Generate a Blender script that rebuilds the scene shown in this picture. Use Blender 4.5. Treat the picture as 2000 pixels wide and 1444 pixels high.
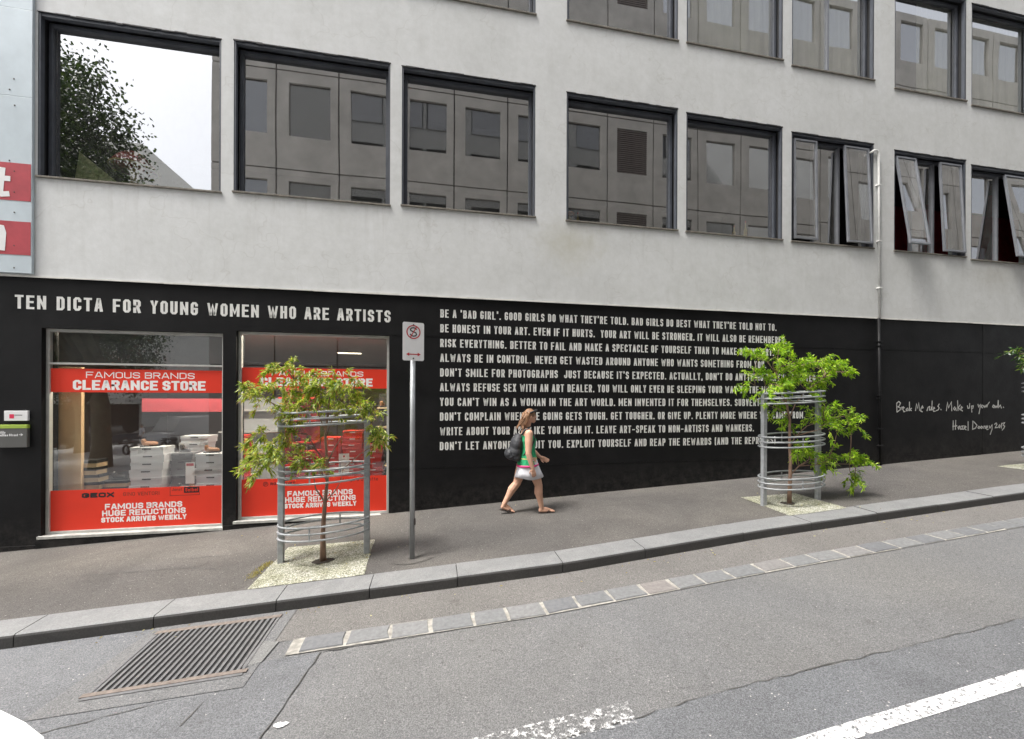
import bpy, math, random
from mathutils import Vector, Matrix, Quaternion
random.seed(7)
R = math.radians
for o in list(bpy.data.objects):
    bpy.data.objects.remove(o)
SC = bpy.context.scene
COL = SC.collection

# ------------------------------------------------------------ camera, sky, sun, exposure
cam_d = bpy.data.cameras.new('camera'); cam = bpy.data.objects.new('camera', cam_d); COL.objects.link(cam)
cam_d.sensor_width = 36; cam_d.lens = 14.4; cam_d.shift_y = 0.0285
cam_d.clip_start = 0.05; cam_d.clip_end = 600
cam.location = (0, -7.2, 0)                     # heights in this script are measured from the eye of the photographer
cam.rotation_euler = (Matrix.Rotation(R(-10.8), 3, 'Z') @ Matrix.Rotation(R(90), 3, 'X') @ Matrix.Rotation(R(0.2), 3, 'Z')).to_euler()
SC.camera = cam

SUN_EL, SUN_AZ = 64.0, 252.0                    # azimuth clockwise from +y
w = bpy.data.worlds.new('World'); SC.world = w; w.use_nodes = True
nt = w.node_tree; nt.nodes.clear()
sky = nt.nodes.new('ShaderNodeTexSky'); sky.sky_type = 'NISHITA'; sky.sun_disc = False
sky.sun_elevation = R(SUN_EL); sky.sun_rotation = R(SUN_AZ); sky.air_density = 1.0; sky.dust_density = 6.0; sky.ozone_density = 1.0
hs = nt.nodes.new('ShaderNodeHueSaturation'); hs.inputs['Saturation'].default_value = 0.28; hs.inputs['Value'].default_value = 1.25
bg = nt.nodes.new('ShaderNodeBackground'); bg.inputs['Strength'].default_value = 0.14
ow = nt.nodes.new('ShaderNodeOutputWorld')
nt.links.new(sky.outputs[0], hs.inputs['Color']); nt.links.new(hs.outputs[0], bg.inputs[0]); nt.links.new(bg.outputs[0], ow.inputs[0])
sd = bpy.data.lights.new('sun', 'SUN'); sd.energy = 1.5; sd.angle = R(12); sd.color = (1, .97, .92)
so = bpy.data.objects.new('sun', sd); COL.objects.link(so)
sdir = Vector((math.sin(R(SUN_AZ)) * math.cos(R(SUN_EL)), math.cos(R(SUN_AZ)) * math.cos(R(SUN_EL)), math.sin(R(SUN_EL))))
so.rotation_euler = sdir.to_track_quat('Z', 'Y').to_euler(); so.location = (0, 0, 30)
SC.view_settings.view_transform = 'Standard'; SC.view_settings.look = 'None'
SC.view_settings.gamma = 1; SC.view_settings.use_curve_mapping = False
SC.view_settings.exposure = 1.2
SC.cycles.max_bounces = 8; SC.cycles.transparent_max_bounces = 16

# ------------------------------------------------------------ helpers
class MB:
    def __init__(s): s.v = []; s.f = []; s.m = []
    def quad(s, a, b, c, d, mi=0):
        n = len(s.v); s.v += [tuple(a), tuple(b), tuple(c), tuple(d)]; s.f.append((n, n+1, n+2, n+3)); s.m.append(mi)
    def poly(s, pts, mi=0):
        n = len(s.v); s.v += [tuple(p) for p in pts]; s.f.append(tuple(range(n, n+len(pts)))); s.m.append(mi)
    def box(s, x0, x1, y0, y1, z0, z1, mi=0, M=None):
        P = [Vector((x, y, z)) for x in (x0, x1) for y in (y0, y1) for z in (z0, z1)]
        if M: P = [M @ p for p in P]
        n = len(s.v); s.v += [tuple(p) for p in P]
        for f in ((0,1,3,2),(4,6,7,5),(0,4,5,1),(2,3,7,6),(0,2,6,4),(1,5,7,3)):
            s.f.append(tuple(n+i for i in f)); s.m.append(mi)
        return s
    def tube(s, pts, rad, n=8, mi=0, closed=False, cap=True):
        pts = [Vector(p) for p in pts]; N = len(pts)
        rr = rad if isinstance(rad, (list, tuple)) else [rad]*N
        b = len(s.v); up = None
        for i, p in enumerate(pts):
            if closed: t = pts[(i+1) % N] - pts[i-1]
            else: t = pts[min(i+1, N-1)] - pts[max(i-1, 0)]
            if t.length < 1e-9: t = Vector((0, 0, 1))
            t.normalize()
            if up is None:
                up = Vector((0, 0, 1)) if abs(t.z) < .9 else Vector((1, 0, 0))
            a = t.cross(up)
            if a.length < 1e-6: a = t.cross(Vector((0, 1, .1)))
            a.normalize(); c = a.cross(t).normalized(); up = c
            for k in range(n):
                q = 2*math.pi*k/n
                s.v.append(tuple(p + (a*math.cos(q) + c*math.sin(q))*rr[i]))
        for i in range(N if closed else N-1):
            j = (i+1) % N
            for k in range(n):
                s.f.append((b+i*n+k, b+i*n+(k+1) % n, b+j*n+(k+1) % n, b+j*n+k)); s.m.append(mi)
        if cap and not closed:
            s.f.append(tuple(b+k for k in range(n))[::-1]); s.m.append(mi)
            s.f.append(tuple(b+(N-1)*n+k for k in range(n))); s.m.append(mi)
        return s
    def loft(s, secs, n=20, mi=0):
        # secs: (centre, rx, ry) horizontal ellipses, or (centre, rx, ry, tiltvector)
        b = len(s.v)
        for c, rx, ry in secs:
            for k in range(n):
                q = 2*math.pi*k/n; s.v.append((c[0]+rx*math.cos(q), c[1]+ry*math.sin(q), c[2]))
        for i in range(len(secs)-1):
            for k in range(n):
                s.f.append((b+i*n+k, b+i*n+(k+1) % n, b+(i+1)*n+(k+1) % n, b+(i+1)*n+k)); s.m.append(mi)
        s.f.append(tuple(b+k for k in range(n))[::-1]); s.m.append(mi)
        s.f.append(tuple(b+(len(secs)-1)*n+k for k in range(n))); s.m.append(mi)
        return s
    def ball(s, c, r, M=None, n=12, mi=0):
        # ellipsoid; r = (rx,ry,rz)
        if not isinstance(r, (tuple, list)): r = (r, r, r)
        M = M or Matrix.Identity(3); c = Vector(c); b = len(s.v); h = n//2
        s.v.append(tuple(c + M @ Vector((0, 0, r[2]))))
        for i in range(1, h):
            t = math.pi*i/h
            for k in range(n):
                q = 2*math.pi*k/n
                s.v.append(tuple(c + M @ Vector((r[0]*math.sin(t)*math.cos(q), r[1]*math.sin(t)*math.sin(q), r[2]*math.cos(t)))))
        s.v.append(tuple(c + M @ Vector((0, 0, -r[2]))))
        for k in range(n):
            s.f.append((b, b+1+k, b+1+(k+1) % n)); s.m.append(mi)
        for i in range(h-2):
            for k in range(n):
                a0 = b+1+i*n
                s.f.append((a0+k, a0+n+k, a0+n+(k+1) % n, a0+(k+1) % n)); s.m.append(mi)
        l = len(s.v)-1; a0 = b+1+(h-2)*n
        for k in range(n):
            s.f.append((a0+k, l, a0+(k+1) % n)); s.m.append(mi)
        return s
    def cap(s, a, b, ra, rb, n=12, mi=0):
        # tapered capsule
        a = Vector(a); b = Vector(b); d = b-a; L = max(d.length, 1e-6); d = d/L
        pts = []; rr = []
        for i in range(1, 5):
            t = math.pi/2*i/5
            pts.append(a - d*ra*math.cos(t)); rr.append(ra*math.sin(t))
        pts.append(a); rr.append(ra); pts.append(b); rr.append(rb)
        for i in range(4, 0, -1):
            t = math.pi/2*i/5
            pts.append(b + d*rb*math.cos(t)); rr.append(rb*math.sin(t))
        return s.tube(pts, rr, n, mi)
    def mesh(s, name, mats):
        me = bpy.data.meshes.new(name); me.from_pydata(s.v, [], s.f)
        for m in (mats if isinstance(mats, (list, tuple)) else [mats]): me.materials.append(m)
        if any(s.m): me.polygons.foreach_set('material_index', s.m)
        me.update(); return me
    def build(s, name, mats, parent=None, smooth=False, bevel=0, loc=None):
        me = s.mesh(name, mats)
        if smooth: me.polygons.foreach_set('use_smooth', [True]*len(me.polygons))
        o = bpy.data.objects.new(name, me); COL.objects.link(o)
        if parent: o.parent = parent
        if loc: o.location = loc
        if bevel:
            b = o.modifiers.new('bevel', 'BEVEL'); b.width = bevel; b.segments = 2; b.limit_method = 'ANGLE'
        return o

def tag(o, label=None, cat=None, group=None, kind=None):
    if label: o['label'] = label
    if cat: o['category'] = cat
    if group: o['group'] = group
    if kind: o['kind'] = kind
    return o
def empty(name, loc=(0, 0, 0), rz=0, **k):
    o = bpy.data.objects.new(name, None); COL.objects.link(o); o.location = loc; o.rotation_euler = (0, 0, rz)
    o.empty_display_size = .2
    return tag(o, **k)
def add_copy(src, parent=None, loc=None, rz=None):
    o = src.copy(); COL.objects.link(o)
    if parent: o.parent = parent
    if loc is not None: o.location = loc
    if rz is not None: o.rotation_euler = (0, 0, rz)
    return o
def lerp(pts, x):
    if x <= pts[0][0]: return pts[0][1]
    for (a, b), (c, d) in zip(pts, pts[1:]):
        if x <= c: return b+(d-b)*(x-a)/(c-a)
    return pts[-1][1]

# ------------------------------------------------------------ materials
def nn(nt, t, **k):
    n = nt.nodes.new(t)
    for a, b in k.items(): setattr(n, a, b)
    return n
def base(name, col=(.5, .5, .5), rough=.6, metal=0., spec=.5):
    m = bpy.data.materials.new(name); m.use_nodes = True
    p = m.node_tree.nodes['Principled BSDF']
    p.inputs['Base Color'].default_value = (*col, 1); p.inputs['Roughness'].default_value = rough; p.inputs['Metallic'].default_value = metal
    p.inputs['Specular IOR Level'].default_value = spec
    return m, m.node_tree, p
def noise(nt, scale, detail=4, rough=.6, vec=None, dist=0):
    n = nn(nt, 'ShaderNodeTexNoise'); n.inputs['Scale'].default_value = scale; n.inputs['Detail'].default_value = detail
    n.inputs['Roughness'].default_value = rough; n.inputs['Distortion'].default_value = dist
    if vec is not None: nt.links.new(vec, n.inputs['Vector'])
    return n.outputs['Fac']
def ramp(nt, src, stops):
    r = nn(nt, 'ShaderNodeValToRGB'); e = r.color_ramp.elements
    while len(e) < len(stops): e.new(.5)
    for i, (p, c) in enumerate(stops):
        e[i].position = p; e[i].color = (*c, 1) if len(c) == 3 else c
    nt.links.new(src, r.inputs[0]); return r.outputs[0]
def mixc(nt, fac, a, b, mode='MIX'):
    m = nn(nt, 'ShaderNodeMix', data_type='RGBA', blend_type=mode)
    for i, v in ((0, fac), (6, a), (7, b)):
        if isinstance(v, (int, float)): m.inputs[i].default_value = v
        elif isinstance(v, tuple): m.inputs[i].default_value = (*v, 1)
        else: nt.links.new(v, m.inputs[i])
    return m.outputs[2]
def bump(nt, p, h, strength=.3, dist=.01):
    b = nn(nt, 'ShaderNodeBump'); b.inputs['Strength'].default_value = strength; b.inputs['Distance'].default_value = dist
    nt.links.new(h, b.inputs['Height']); nt.links.new(b.outputs[0], p.inputs['Normal'])
def wpos(nt, scale=(1, 1, 1)):
    g = nn(nt, 'ShaderNodeNewGeometry'); m = nn(nt, 'ShaderNodeMapping'); m.inputs['Scale'].default_value = scale
    nt.links.new(g.outputs['Position'], m.inputs[0]); return m.outputs[0]
def mul(c, k): return tuple(min(1, x*k) for x in c)

def varied(name, col, rough=.6, scale=6, amt=.15, metal=0., bmp=.15, bscale=60, spec=.5, stretch=(1, 1, 1)):
    m, nt, p = base(name, col, rough, metal, spec)
    v = wpos(nt, stretch)
    c = ramp(nt, noise(nt, scale, 6, .6, v), [(.3, mul(col, 1-amt)), (.7, mul(col, 1+amt))])
    nt.links.new(c, p.inputs['Base Color'])
    if bmp: bump(nt, p, noise(nt, bscale, 4, .6, v), bmp, .004)
    return m

def asphalt(name, c0, c1, tint, big=.5, spec_amt=.6, fine=120):
    c0 = mul(c0, 1.0); c1 = mul(c1, .98)
    m, nt, p = base(name, c0, .85, 0, .3); v = wpos(nt)
    f = noise(nt, fine, 3, .7, v)
    c = ramp(nt, f, [(.30, mul(c0, .68)), (.45, c0), (.58, c1), (.75, mul(c1, 1.28))])
    md = ramp(nt, noise(nt, 42, 3, .85, v), [(.28, (.80,)*3), (.5, (1, 1, 1)), (.72, (1.22,)*3)])
    c = mixc(nt, 1., c, md, 'MULTIPLY')
    b = ramp(nt, noise(nt, .9, 8, .7, v, .5), [(.3, (1-.3*big,)*3), (.7, (1+.12*big,)*3)])
    c = mixc(nt, 1., c, b, 'MULTIPLY')
    b2 = ramp(nt, noise(nt, .45, 3, .5, v), [(.35, (1, 1, 1)), (.7, tint)])
    c = mixc(nt, 1., c, b2, 'MULTIPLY')
    # worn streaks and blotches
    st = ramp(nt, noise(nt, 3.2, 8, .75, wpos(nt, (.5, 2.2, 1)), 1.5), [(.60, (1, 1, 1)), (.74, (.72, .71, .70))])
    c = mixc(nt, .8, c, st, 'MULTIPLY')
    ol = ramp(nt, noise(nt, 5.5, 4, .55, v, .8), [(.66, (1, 1, 1)), (.71, (.80, .79, .78))])
    c = mixc(nt, .8, c, ol, 'MULTIPLY')
    # pale stones in the mix
    vo = nn(nt, 'ShaderNodeTexVoronoi'); vo.inputs['Scale'].default_value = 26; nt.links.new(v, vo.inputs['Vector'])
    wn = nn(nt, 'ShaderNodeSeparateColor'); nt.links.new(vo.outputs['Color'], wn.inputs[0])
    s1 = ramp(nt, vo.outputs['Distance'], [(.10, (1, 1, 1)), (.17, (0, 0, 0))])
    s2 = ramp(nt, wn.outputs[0], [(.84, (0, 0, 0)), (.88, (1, 1, 1))])
    s = mixc(nt, 1., s1, s2, 'MULTIPLY')
    k = nn(nt, 'ShaderNodeMath', operation='MULTIPLY'); nt.links.new(s, k.inputs[0]); k.inputs[1].default_value = spec_amt
    c = mixc(nt, k.outputs[0], c, (.52, .50, .47))
    nt.links.new(c, p.inputs['Base Color'])
    bump(nt, p, f, .7, .006)
    return m

M = {}
M['road'] = asphalt('road_asphalt', (.125, .125, .128), (.205, .205, .205), (1.0, .98, .94), .5)
M['road2'] = asphalt('road_asphalt_old', (.118, .12, .126), (.20, .203, .21), (.98, 1, 1.02), .7, .9)
M['gutter'] = asphalt('gutter_asphalt', (.125, .119, .113), (.215, .205, .195), (.98, .97, .96), .6, .3)
M['foot'] = asphalt('footpath_asphalt', (.080, .075, .071), (.142, .133, .126), (1.10, 1.08, 1.03), 1.0, .6)
M['foot2'] = asphalt('footing_asphalt', (.09, .084, .078), (.152, .142, .132), (1, 1, 1), 1.0, .4)
M['crack'] = varied('crack_tar', (.085, .082, .078), .9)
M['conc'] = asphalt('concrete_patch', (.17, .17, .165), (.24, .24, .235), (1, 1, 1), .5, .2)
def _kerb():
    m, nt, p = base('bluestone', (.22, .22, .22), .75); v = wpos(nt)
    a = ramp(nt, noise(nt, 70, 5, .7, v), [(.3, (.15, .152, .155)), (.6, (.225, .228, .23)), (.8, (.30, .30, .30))])
    b = ramp(nt, noise(nt, 3, 6, .7, v, 1.), [(.3, (.8, .8, .8)), (.7, (1.08, 1.07, 1.05))])
    c = mixc(nt, 1., a, b, 'MULTIPLY')
    s = ramp(nt, noise(nt, 9, 7, .8, wpos(nt, (.6, 2, 1)), .6), [(.66, (1, 1, 1)), (.74, (.6, .6, .6))])
    c = mixc(nt, .8, c, s, 'MULTIPLY')
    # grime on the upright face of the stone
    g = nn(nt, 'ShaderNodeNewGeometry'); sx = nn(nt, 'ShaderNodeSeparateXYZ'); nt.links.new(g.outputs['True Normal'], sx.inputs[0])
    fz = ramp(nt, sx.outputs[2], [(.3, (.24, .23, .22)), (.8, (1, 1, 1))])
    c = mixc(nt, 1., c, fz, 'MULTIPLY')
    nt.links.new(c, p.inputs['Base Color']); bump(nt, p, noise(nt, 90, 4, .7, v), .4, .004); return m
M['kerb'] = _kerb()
def _stone():
    m, nt, p = base('gutter_stone', (.2, .2, .2), .7); v = wpos(nt)
    oi = nn(nt, 'ShaderNodeObjectInfo')
    a = ramp(nt, oi.outputs['Random'], [(0, (.14, .143, .15)), (.5, (.17, .173, .175)), (.8, (.195, .195, .195)), (1, (.205, .185, .175))])
    b = ramp(nt, noise(nt, 25, 6, .7, v), [(.3, (.75, .75, .75)), (.7, (1.2, 1.2, 1.2))])
    nt.links.new(mixc(nt, 1., a, b, 'MULTIPLY'), p.inputs['Base Color']); bump(nt, p, noise(nt, 18, 6, .7, v), .5, .01); return m
M['stone'] = _stone()
M['mortar'] = varied('pale_mortar', (.30, .285, .255), .9, 14, .4)
def _gravel():
    m, nt, p = base('bound_gravel', (.6, .58, .45), .8); v = wpos(nt)
    vo = nn(nt, 'ShaderNodeTexVoronoi'); vo.inputs['Scale'].default_value = 75; nt.links.new(v, vo.inputs['Vector'])
    sc = nn(nt, 'ShaderNodeSeparateColor'); nt.links.new(vo.outputs['Color'], sc.inputs[0])
    a = ramp(nt, sc.outputs[0], [(0, (.20, .20, .16)), (.3, (.38, .375, .315)), (.7, (.53, .525, .47)), (1, (.66, .655, .60))])
    e = ramp(nt, vo.outputs['Distance'], [(.35, (1, 1, 1)), (.7, (.45, .45, .36))])
    b = ramp(nt, noise(nt, 4, 4, .6, v), [(.35, (.72, .73, .62)), (.6, (1, 1, 1))])
    c = mixc(nt, 1., mixc(nt, 1., a, e, 'MULTIPLY'), b, 'MULTIPLY')
    nt.links.new(c, p.inputs['Base Color']); bump(nt, p, vo.outputs['Distance'], .8, -.006); return m
M['gravel'] = _gravel()
def _render():
    m, nt, p = base('grey_render', (.6, .6, .58), .85, 0, .3); v = wpos(nt)
    a = ramp(nt, noise(nt, .8, 8, .62, v, .4), [(.28, (.61, .62, .615)), (.5, (.67, .68, .677)), (.72, (.715, .725, .73))])
    b = ramp(nt, noise(nt, 7, 6, .7, v), [(.3, (.93, .93, .92)), (.7, (1.04, 1.04, 1.04))])
    c = mixc(nt, 1., a, b, 'MULTIPLY')
    st = ramp(nt, noise(nt, 2.2, 6, .65, wpos(nt, (2.6, 1, .25)), .3), [(.52, (1, 1, 1)), (.80, (.80, .79, .76))])
    c = mixc(nt, .3, c, st, 'MULTIPLY')
    # weaker sky light towards the right, painted in as a darker tone
    g = nn(nt, 'ShaderNodeNewGeometry'); sx = nn(nt, 'ShaderNodeSeparateXYZ'); nt.links.new(g.outputs['Position'], sx.inputs[0])
    rx = nn(nt, 'ShaderNodeMapRange'); nt.links.new(sx.outputs[0], rx.inputs[0])
    rx.inputs[1].default_value = -4; rx.inputs[2].default_value = 13
    wr = ramp(nt, rx.outputs[0], [(0, (1, 1, 1)), (1, (.85, .85, .84))])
    c = mixc(nt, 1., c, wr, 'MULTIPLY')
    zz = nn(nt, 'ShaderNodeMapRange'); zz.inputs[1].default_value = 2.35; zz.inputs[2].default_value = 3.22; nt.links.new(sx.outputs[2], zz.inputs[0])
    z2 = nn(nt, 'ShaderNodeMath', operation='LESS_THAN'); z2.inputs[1].default_value = 3.25; nt.links.new(sx.outputs[2], z2.inputs[0])
    z3 = nn(nt, 'ShaderNodeMath', operation='MULTIPLY'); nt.links.new(zz.outputs[0], z3.inputs[0]); nt.links.new(z2.outputs[0], z3.inputs[1])
    sk = ramp(nt, noise(nt, 2.2, 8, .7, wpos(nt, (3., 1, .22)), .5), [(.54, (0, 0, 0)), (.80, (.55,)*3)])
    z4 = nn(nt, 'ShaderNodeMath', operation='MULTIPLY'); nt.links.new(z3.outputs[0], z4.inputs[0]); nt.links.new(sk, z4.inputs[1])
    c = mixc(nt, z4.outputs[0], c, (.40, .39, .36))
    # brown run-off stain below the pier between the third and fourth window
    def blob(cx, cz, rx_, rz_, col, amt):
        nonlocal c
        mp = nn(nt, 'ShaderNodeMapping'); mp.inputs['Location'].default_value = (-cx/rx_, 0, -cz/rz_); mp.inputs['Scale'].default_value = (1/rx_, 0, 1/rz_)
        nt.links.new(g.outputs['Position'], mp.inputs[0])
        ln = nn(nt, 'ShaderNodeVectorMath', operation='LENGTH'); nt.links.new(mp.outputs[0], ln.inputs[0])
        nz = nn(nt, 'ShaderNodeMath', operation='MULTIPLY_ADD'); nt.links.new(noise(nt, 5, 6, .7, v), nz.inputs[0]); nz.inputs[1].default_value = 1.4; nz.inputs[2].default_value = -.7
        ad = nn(nt, 'ShaderNodeMath', operation='ADD'); nt.links.new(ln.outputs['Value'], ad.inputs[0]); nt.links.new(nz.outputs[0], ad.inputs[1])
        f = ramp(nt, ad.outputs[0], [(.0, (amt,)*3), (1., (0, 0, 0))])
        c = mixc(nt, f, c, col)
    blob(2.45, 2.85, .8, .6, (.42, .40, .30), .5)
    blob(12.6, 2.85, .9, .5, (.36, .35, .31), .5)
    # hairline cracks
    vo = nn(nt, 'ShaderNodeTexVoronoi', feature='DISTANCE_TO_EDGE'); vo.inputs['Scale'].default_value = .55
    dv = nn(nt, 'ShaderNodeVectorMath', operation='ADD'); nzc = nn(nt, 'ShaderNodeTexNoise'); nzc.inputs['Scale'].default_value = 2.5; nt.links.new(v, nzc.inputs['Vector'])
    nt.links.new(v, dv.inputs[0]); nt.links.new(nzc.outputs['Color'], dv.inputs[1]); nt.links.new(dv.outputs[0], vo.inputs['Vector'])
    ck = ramp(nt, vo.outputs['Distance'], [(0, (.86, .85, .83)), (.006, (1, 1, 1))])
    c = mixc(nt, .7, c, ck, 'MULTIPLY')
    nt.links.new(c, p.inputs['Base Color']); bump(nt, p, noise(nt, 14, 8, .7, v), .25, .01); return m
M['render'] = _render()
def _black():
    m, nt, p = base('black_paint', (.012, .012, .013), .5, 0, .18); v = wpos(nt)
    a = ramp(nt, noise(nt, 1.3, 8, .65, v), [(.3, (.005, .005, .0055)), (.75, (.012, .012, .0125))])
    s = ramp(nt, noise(nt, 30, 8, .8, v), [(.70, (0, 0, 0)), (.78, (.35,)*3)])
    c = mixc(nt, s, a, (.05, .05, .048))
    # dust and splash marks low on the wall, following the slope of the street
    g = nn(nt, 'ShaderNodeNewGeometry'); dt = nn(nt, 'ShaderNodeVectorMath', operation='DOT_PRODUCT'); nt.links.new(g.outputs['Position'], dt.inputs[0]); dt.inputs[1].default_value = (-.054, 0, 1)
    mr = nn(nt, 'ShaderNodeMapRange'); nt.links.new(dt.outputs['Value'], mr.inputs[0]); mr.inputs[1].default_value = -1.35; mr.inputs[2].default_value = -1.92
    du = ramp(nt, noise(nt, 7, 8, .8, v), [(.42, (0, 0, 0)), (.8, (.9,)*3)]); mm = nn(nt, 'ShaderNodeMath', operation='MULTIPLY'); nt.links.new(mr.outputs[0], mm.inputs[0]); nt.links.new(du, mm.inputs[1])
    c = mixc(nt, mm.outputs[0], c, (.06, .055, .05))
    nt.links.new(c, p.inputs['Base Color'])
    nt.links.new(ramp(nt, noise(nt, 2, 5, .6, v), [(.3, (.42,)*3), (.7, (.62,)*3)]), p.inputs['Roughness'])
    bump(nt, p, noise(nt, 22, 8, .7, v), .25, .01); return m
M['black'] = _black()
M['trim'] = varied('white_edge', (.68, .67, .63), .8, 5, .15)
M['sillg'] = varied('weathered_white', (.42, .42, .39), .8, 12, .3)
M['letter'] = varied('painted_letters', (.70, .70, .67), .7, 9, .12)
M['chalk'] = varied('painted_script', (.50, .50, .48), .7, 30, .3)
M['frame'] = varied('dark_window_frame', (.075, .083, .10), .45, 4, .2, 0, .05)
M['framel'] = varied('grey_sash_frame', (.22, .23, .25), .4, 4, .15, .3, .05)
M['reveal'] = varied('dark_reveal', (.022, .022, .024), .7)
M['sill'] = varied('weathered_sill', (.17, .155, .13), .8, 12, .35)
M['alu'] = varied('aluminium_frame', (.50, .50, .47), .45, 6, .12, .2, .05)
M['galv'] = varied('galvanised_steel', (.36, .375, .385), .45, 9, .15, .55, .08)
M['guard'] = varied('grey_painted_steel', (.33, .345, .355), .5, 14, .18, .2, .08)
M['rust'] = varied('rusty_steel', (.17, .14, .12), .8, 30, .3)
M['gratem'] = varied('drain_steel', (.17, .17, .175), .5, 25, .2, .3)
M['dark'] = varied('drain_pit', (.012, .012, .012), .9)
M['pipew'] = varied('white_pipe', (.70, .70, .68), .5)
M['steelpanel'] = varied('pale_cladding', (.55, .62, .66), .4, 2, .1, .1, .05)
M['redstripe'] = varied('red_stripe', (.42, .055, .07), .5, 6, .12)
M['white'] = varied('white_paint', (.78, .78, .78), .5, 5, .04, 0, 0)
M['signwhite'] = varied('sign_white', (.78, .78, .78), .35, 5, .04, 0, 0)
M['signred'] = varied('sign_red', (.50, .02, .03), .4, 5, .05, 0, 0)
M['ink'] = varied('black_ink', (.012, .012, .014), .5, 5, .05, 0, 0)
M['bolt'] = varied('bolt', (.05, .04, .035), .5)
M['decal'] = varied('red_vinyl', (.72, .035, .012), .45, 2, .05, 0, 0)
M['dletter'] = varied('vinyl_letters', (.86, .84, .82), .4, 5, .03, 0, 0)
M['dred'] = varied('dull_red_ink', (.20, .03, .015), .5, 5, .05, 0, 0)
M['concrete'] = varied('concrete_panel', (.43, .41, .38), .85, 1.2, .16, 0, .2, 20)
M['concjoint'] = varied('joint', (.035, .033, .032), .9)
M['louvre'] = varied('louvre', (.15, .12, .11), .5)
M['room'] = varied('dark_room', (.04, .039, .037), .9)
M['ceiling'] = varied('shop_ceiling', (.42, .37, .33), .8, 1, .05, 0, 0)
M['redwall'] = varied('red_room_wall', (.35, .015, .02), .8)
M['timber'] = varied('pale_timber', (.60, .42, .24), .6, 3, .12, 0, .05, 40, .5, (1, 1, .15))
M['greybox'] = varied('grey_card', (.56, .58, .61), .7, 3, .05, 0, 0)
M['dgreybox'] = varied('dark_grey_card', (.11, .11, .115), .7, 3, .1, 0, 0)
M['kraft'] = varied('kraft_card', (.50, .38, .23), .8, 3, .12, 0, 0)
M['redbox'] = varied('red_card', (.55, .025, .015), .6, 3, .1, 0, 0)
M['shoe'] = varied('dark_leather', (.025, .02, .018), .35)
M['tan'] = varied('tan_leather', (.28, .13, .06), .5)
M['skin'] = varied('skin', (.62, .36, .25), .5, 8, .06, 0, .05)
M['hair'] = varied('brown_hair', (.26, .14, .075), .5, 30, .45, 0, .5, 120, .5, (1, 1, .25))
M['green'] = varied('green_fabric', (.03, .33, .14), .8, 20, .35, 0, .9, 22, .3, (1, 1, .45))
M['skirt'] = varied('white_skirt', (.72, .72, .76), .8, 14, .08, 0, .9, 20, .3, (1, 1, .3))
M['pink'] = varied('pink_fabric', (.65, .06, .22), .8)
M['yellowf'] = varied('yellow_fabric', (.55, .45, .16), .8)
M['bag'] = varied('dark_nylon', (.035, .037, .042), .6, 12, .6, 0, 1., 18, .5, (.6, 1, 1.6))
M['sandal'] = varied('sandal', (.06, .05, .045), .6)
M['bark'] = varied('young_bark', (.25, .16, .115), .85, 18, .35, 0, .5, 40, .5, (1, 1, .4))
M['planebark'] = varied('plane_bark', (.13, .12, .075), .9, 4, .4, 0, .5, 20)
M['soil'] = varied('dark_soil', (.03, .024, .018), .95)
M['paving'] = asphalt('pale_paving', (.33, .33, .325), (.4, .4, .39), (1, 1, 1), .3, .1)
def leafmat(name, stops, tr=.45, rough=.35):
    m = bpy.data.materials.new(name); m.use_nodes = True; nt = m.node_tree; p = nt.nodes['Principled BSDF']
    g = nn(nt, 'ShaderNodeNewGeometry')
    c = ramp(nt, g.outputs['Random Per Island'], stops)
    nt.links.new(c, p.inputs['Base Color']); p.inputs['Roughness'].default_value = rough
    t = nn(nt, 'ShaderNodeBsdfTranslucent'); nt.links.new(mixc(nt, 1., c, (1.3, 1.35, .6), 'MULTIPLY'), t.inputs[0])
    mx = nn(nt, 'ShaderNodeMixShader'); mx.inputs[0].default_value = tr
    nt.links.new(p.outputs[0], mx.inputs[1]); nt.links.new(t.outputs[0], mx.inputs[2])
    nt.links.new(mx.outputs[0], nt.nodes['Material Output'].inputs[0]); return m
M['leaf1'] = leafmat('leaves_olive', [(0, (.07, .14, .02)), (.35, (.24, .33, .04)), (.7, (.42, .48, .08)), (.9, (.52, .50, .16)), (1, (.42, .22, .08))])
M['leaf2'] = leafmat('leaves_bright', [(0, (.09, .22, .012)), (.4, (.26, .46, .02)), (.8, (.45, .62, .04)), (1, (.55, .66, .10))])
M['leaf3'] = leafmat('leaves_dark', [(0, (.012, .028, .008)), (.5, (.028, .055, .014)), (1, (.07, .11, .025))], .25)
M['leaf4'] = leafmat('leaves_deep', [(0, (.02, .07, .015)), (.5, (.06, .13, .03)), (1, (.22, .30, .06))], .3, .25)

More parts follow.
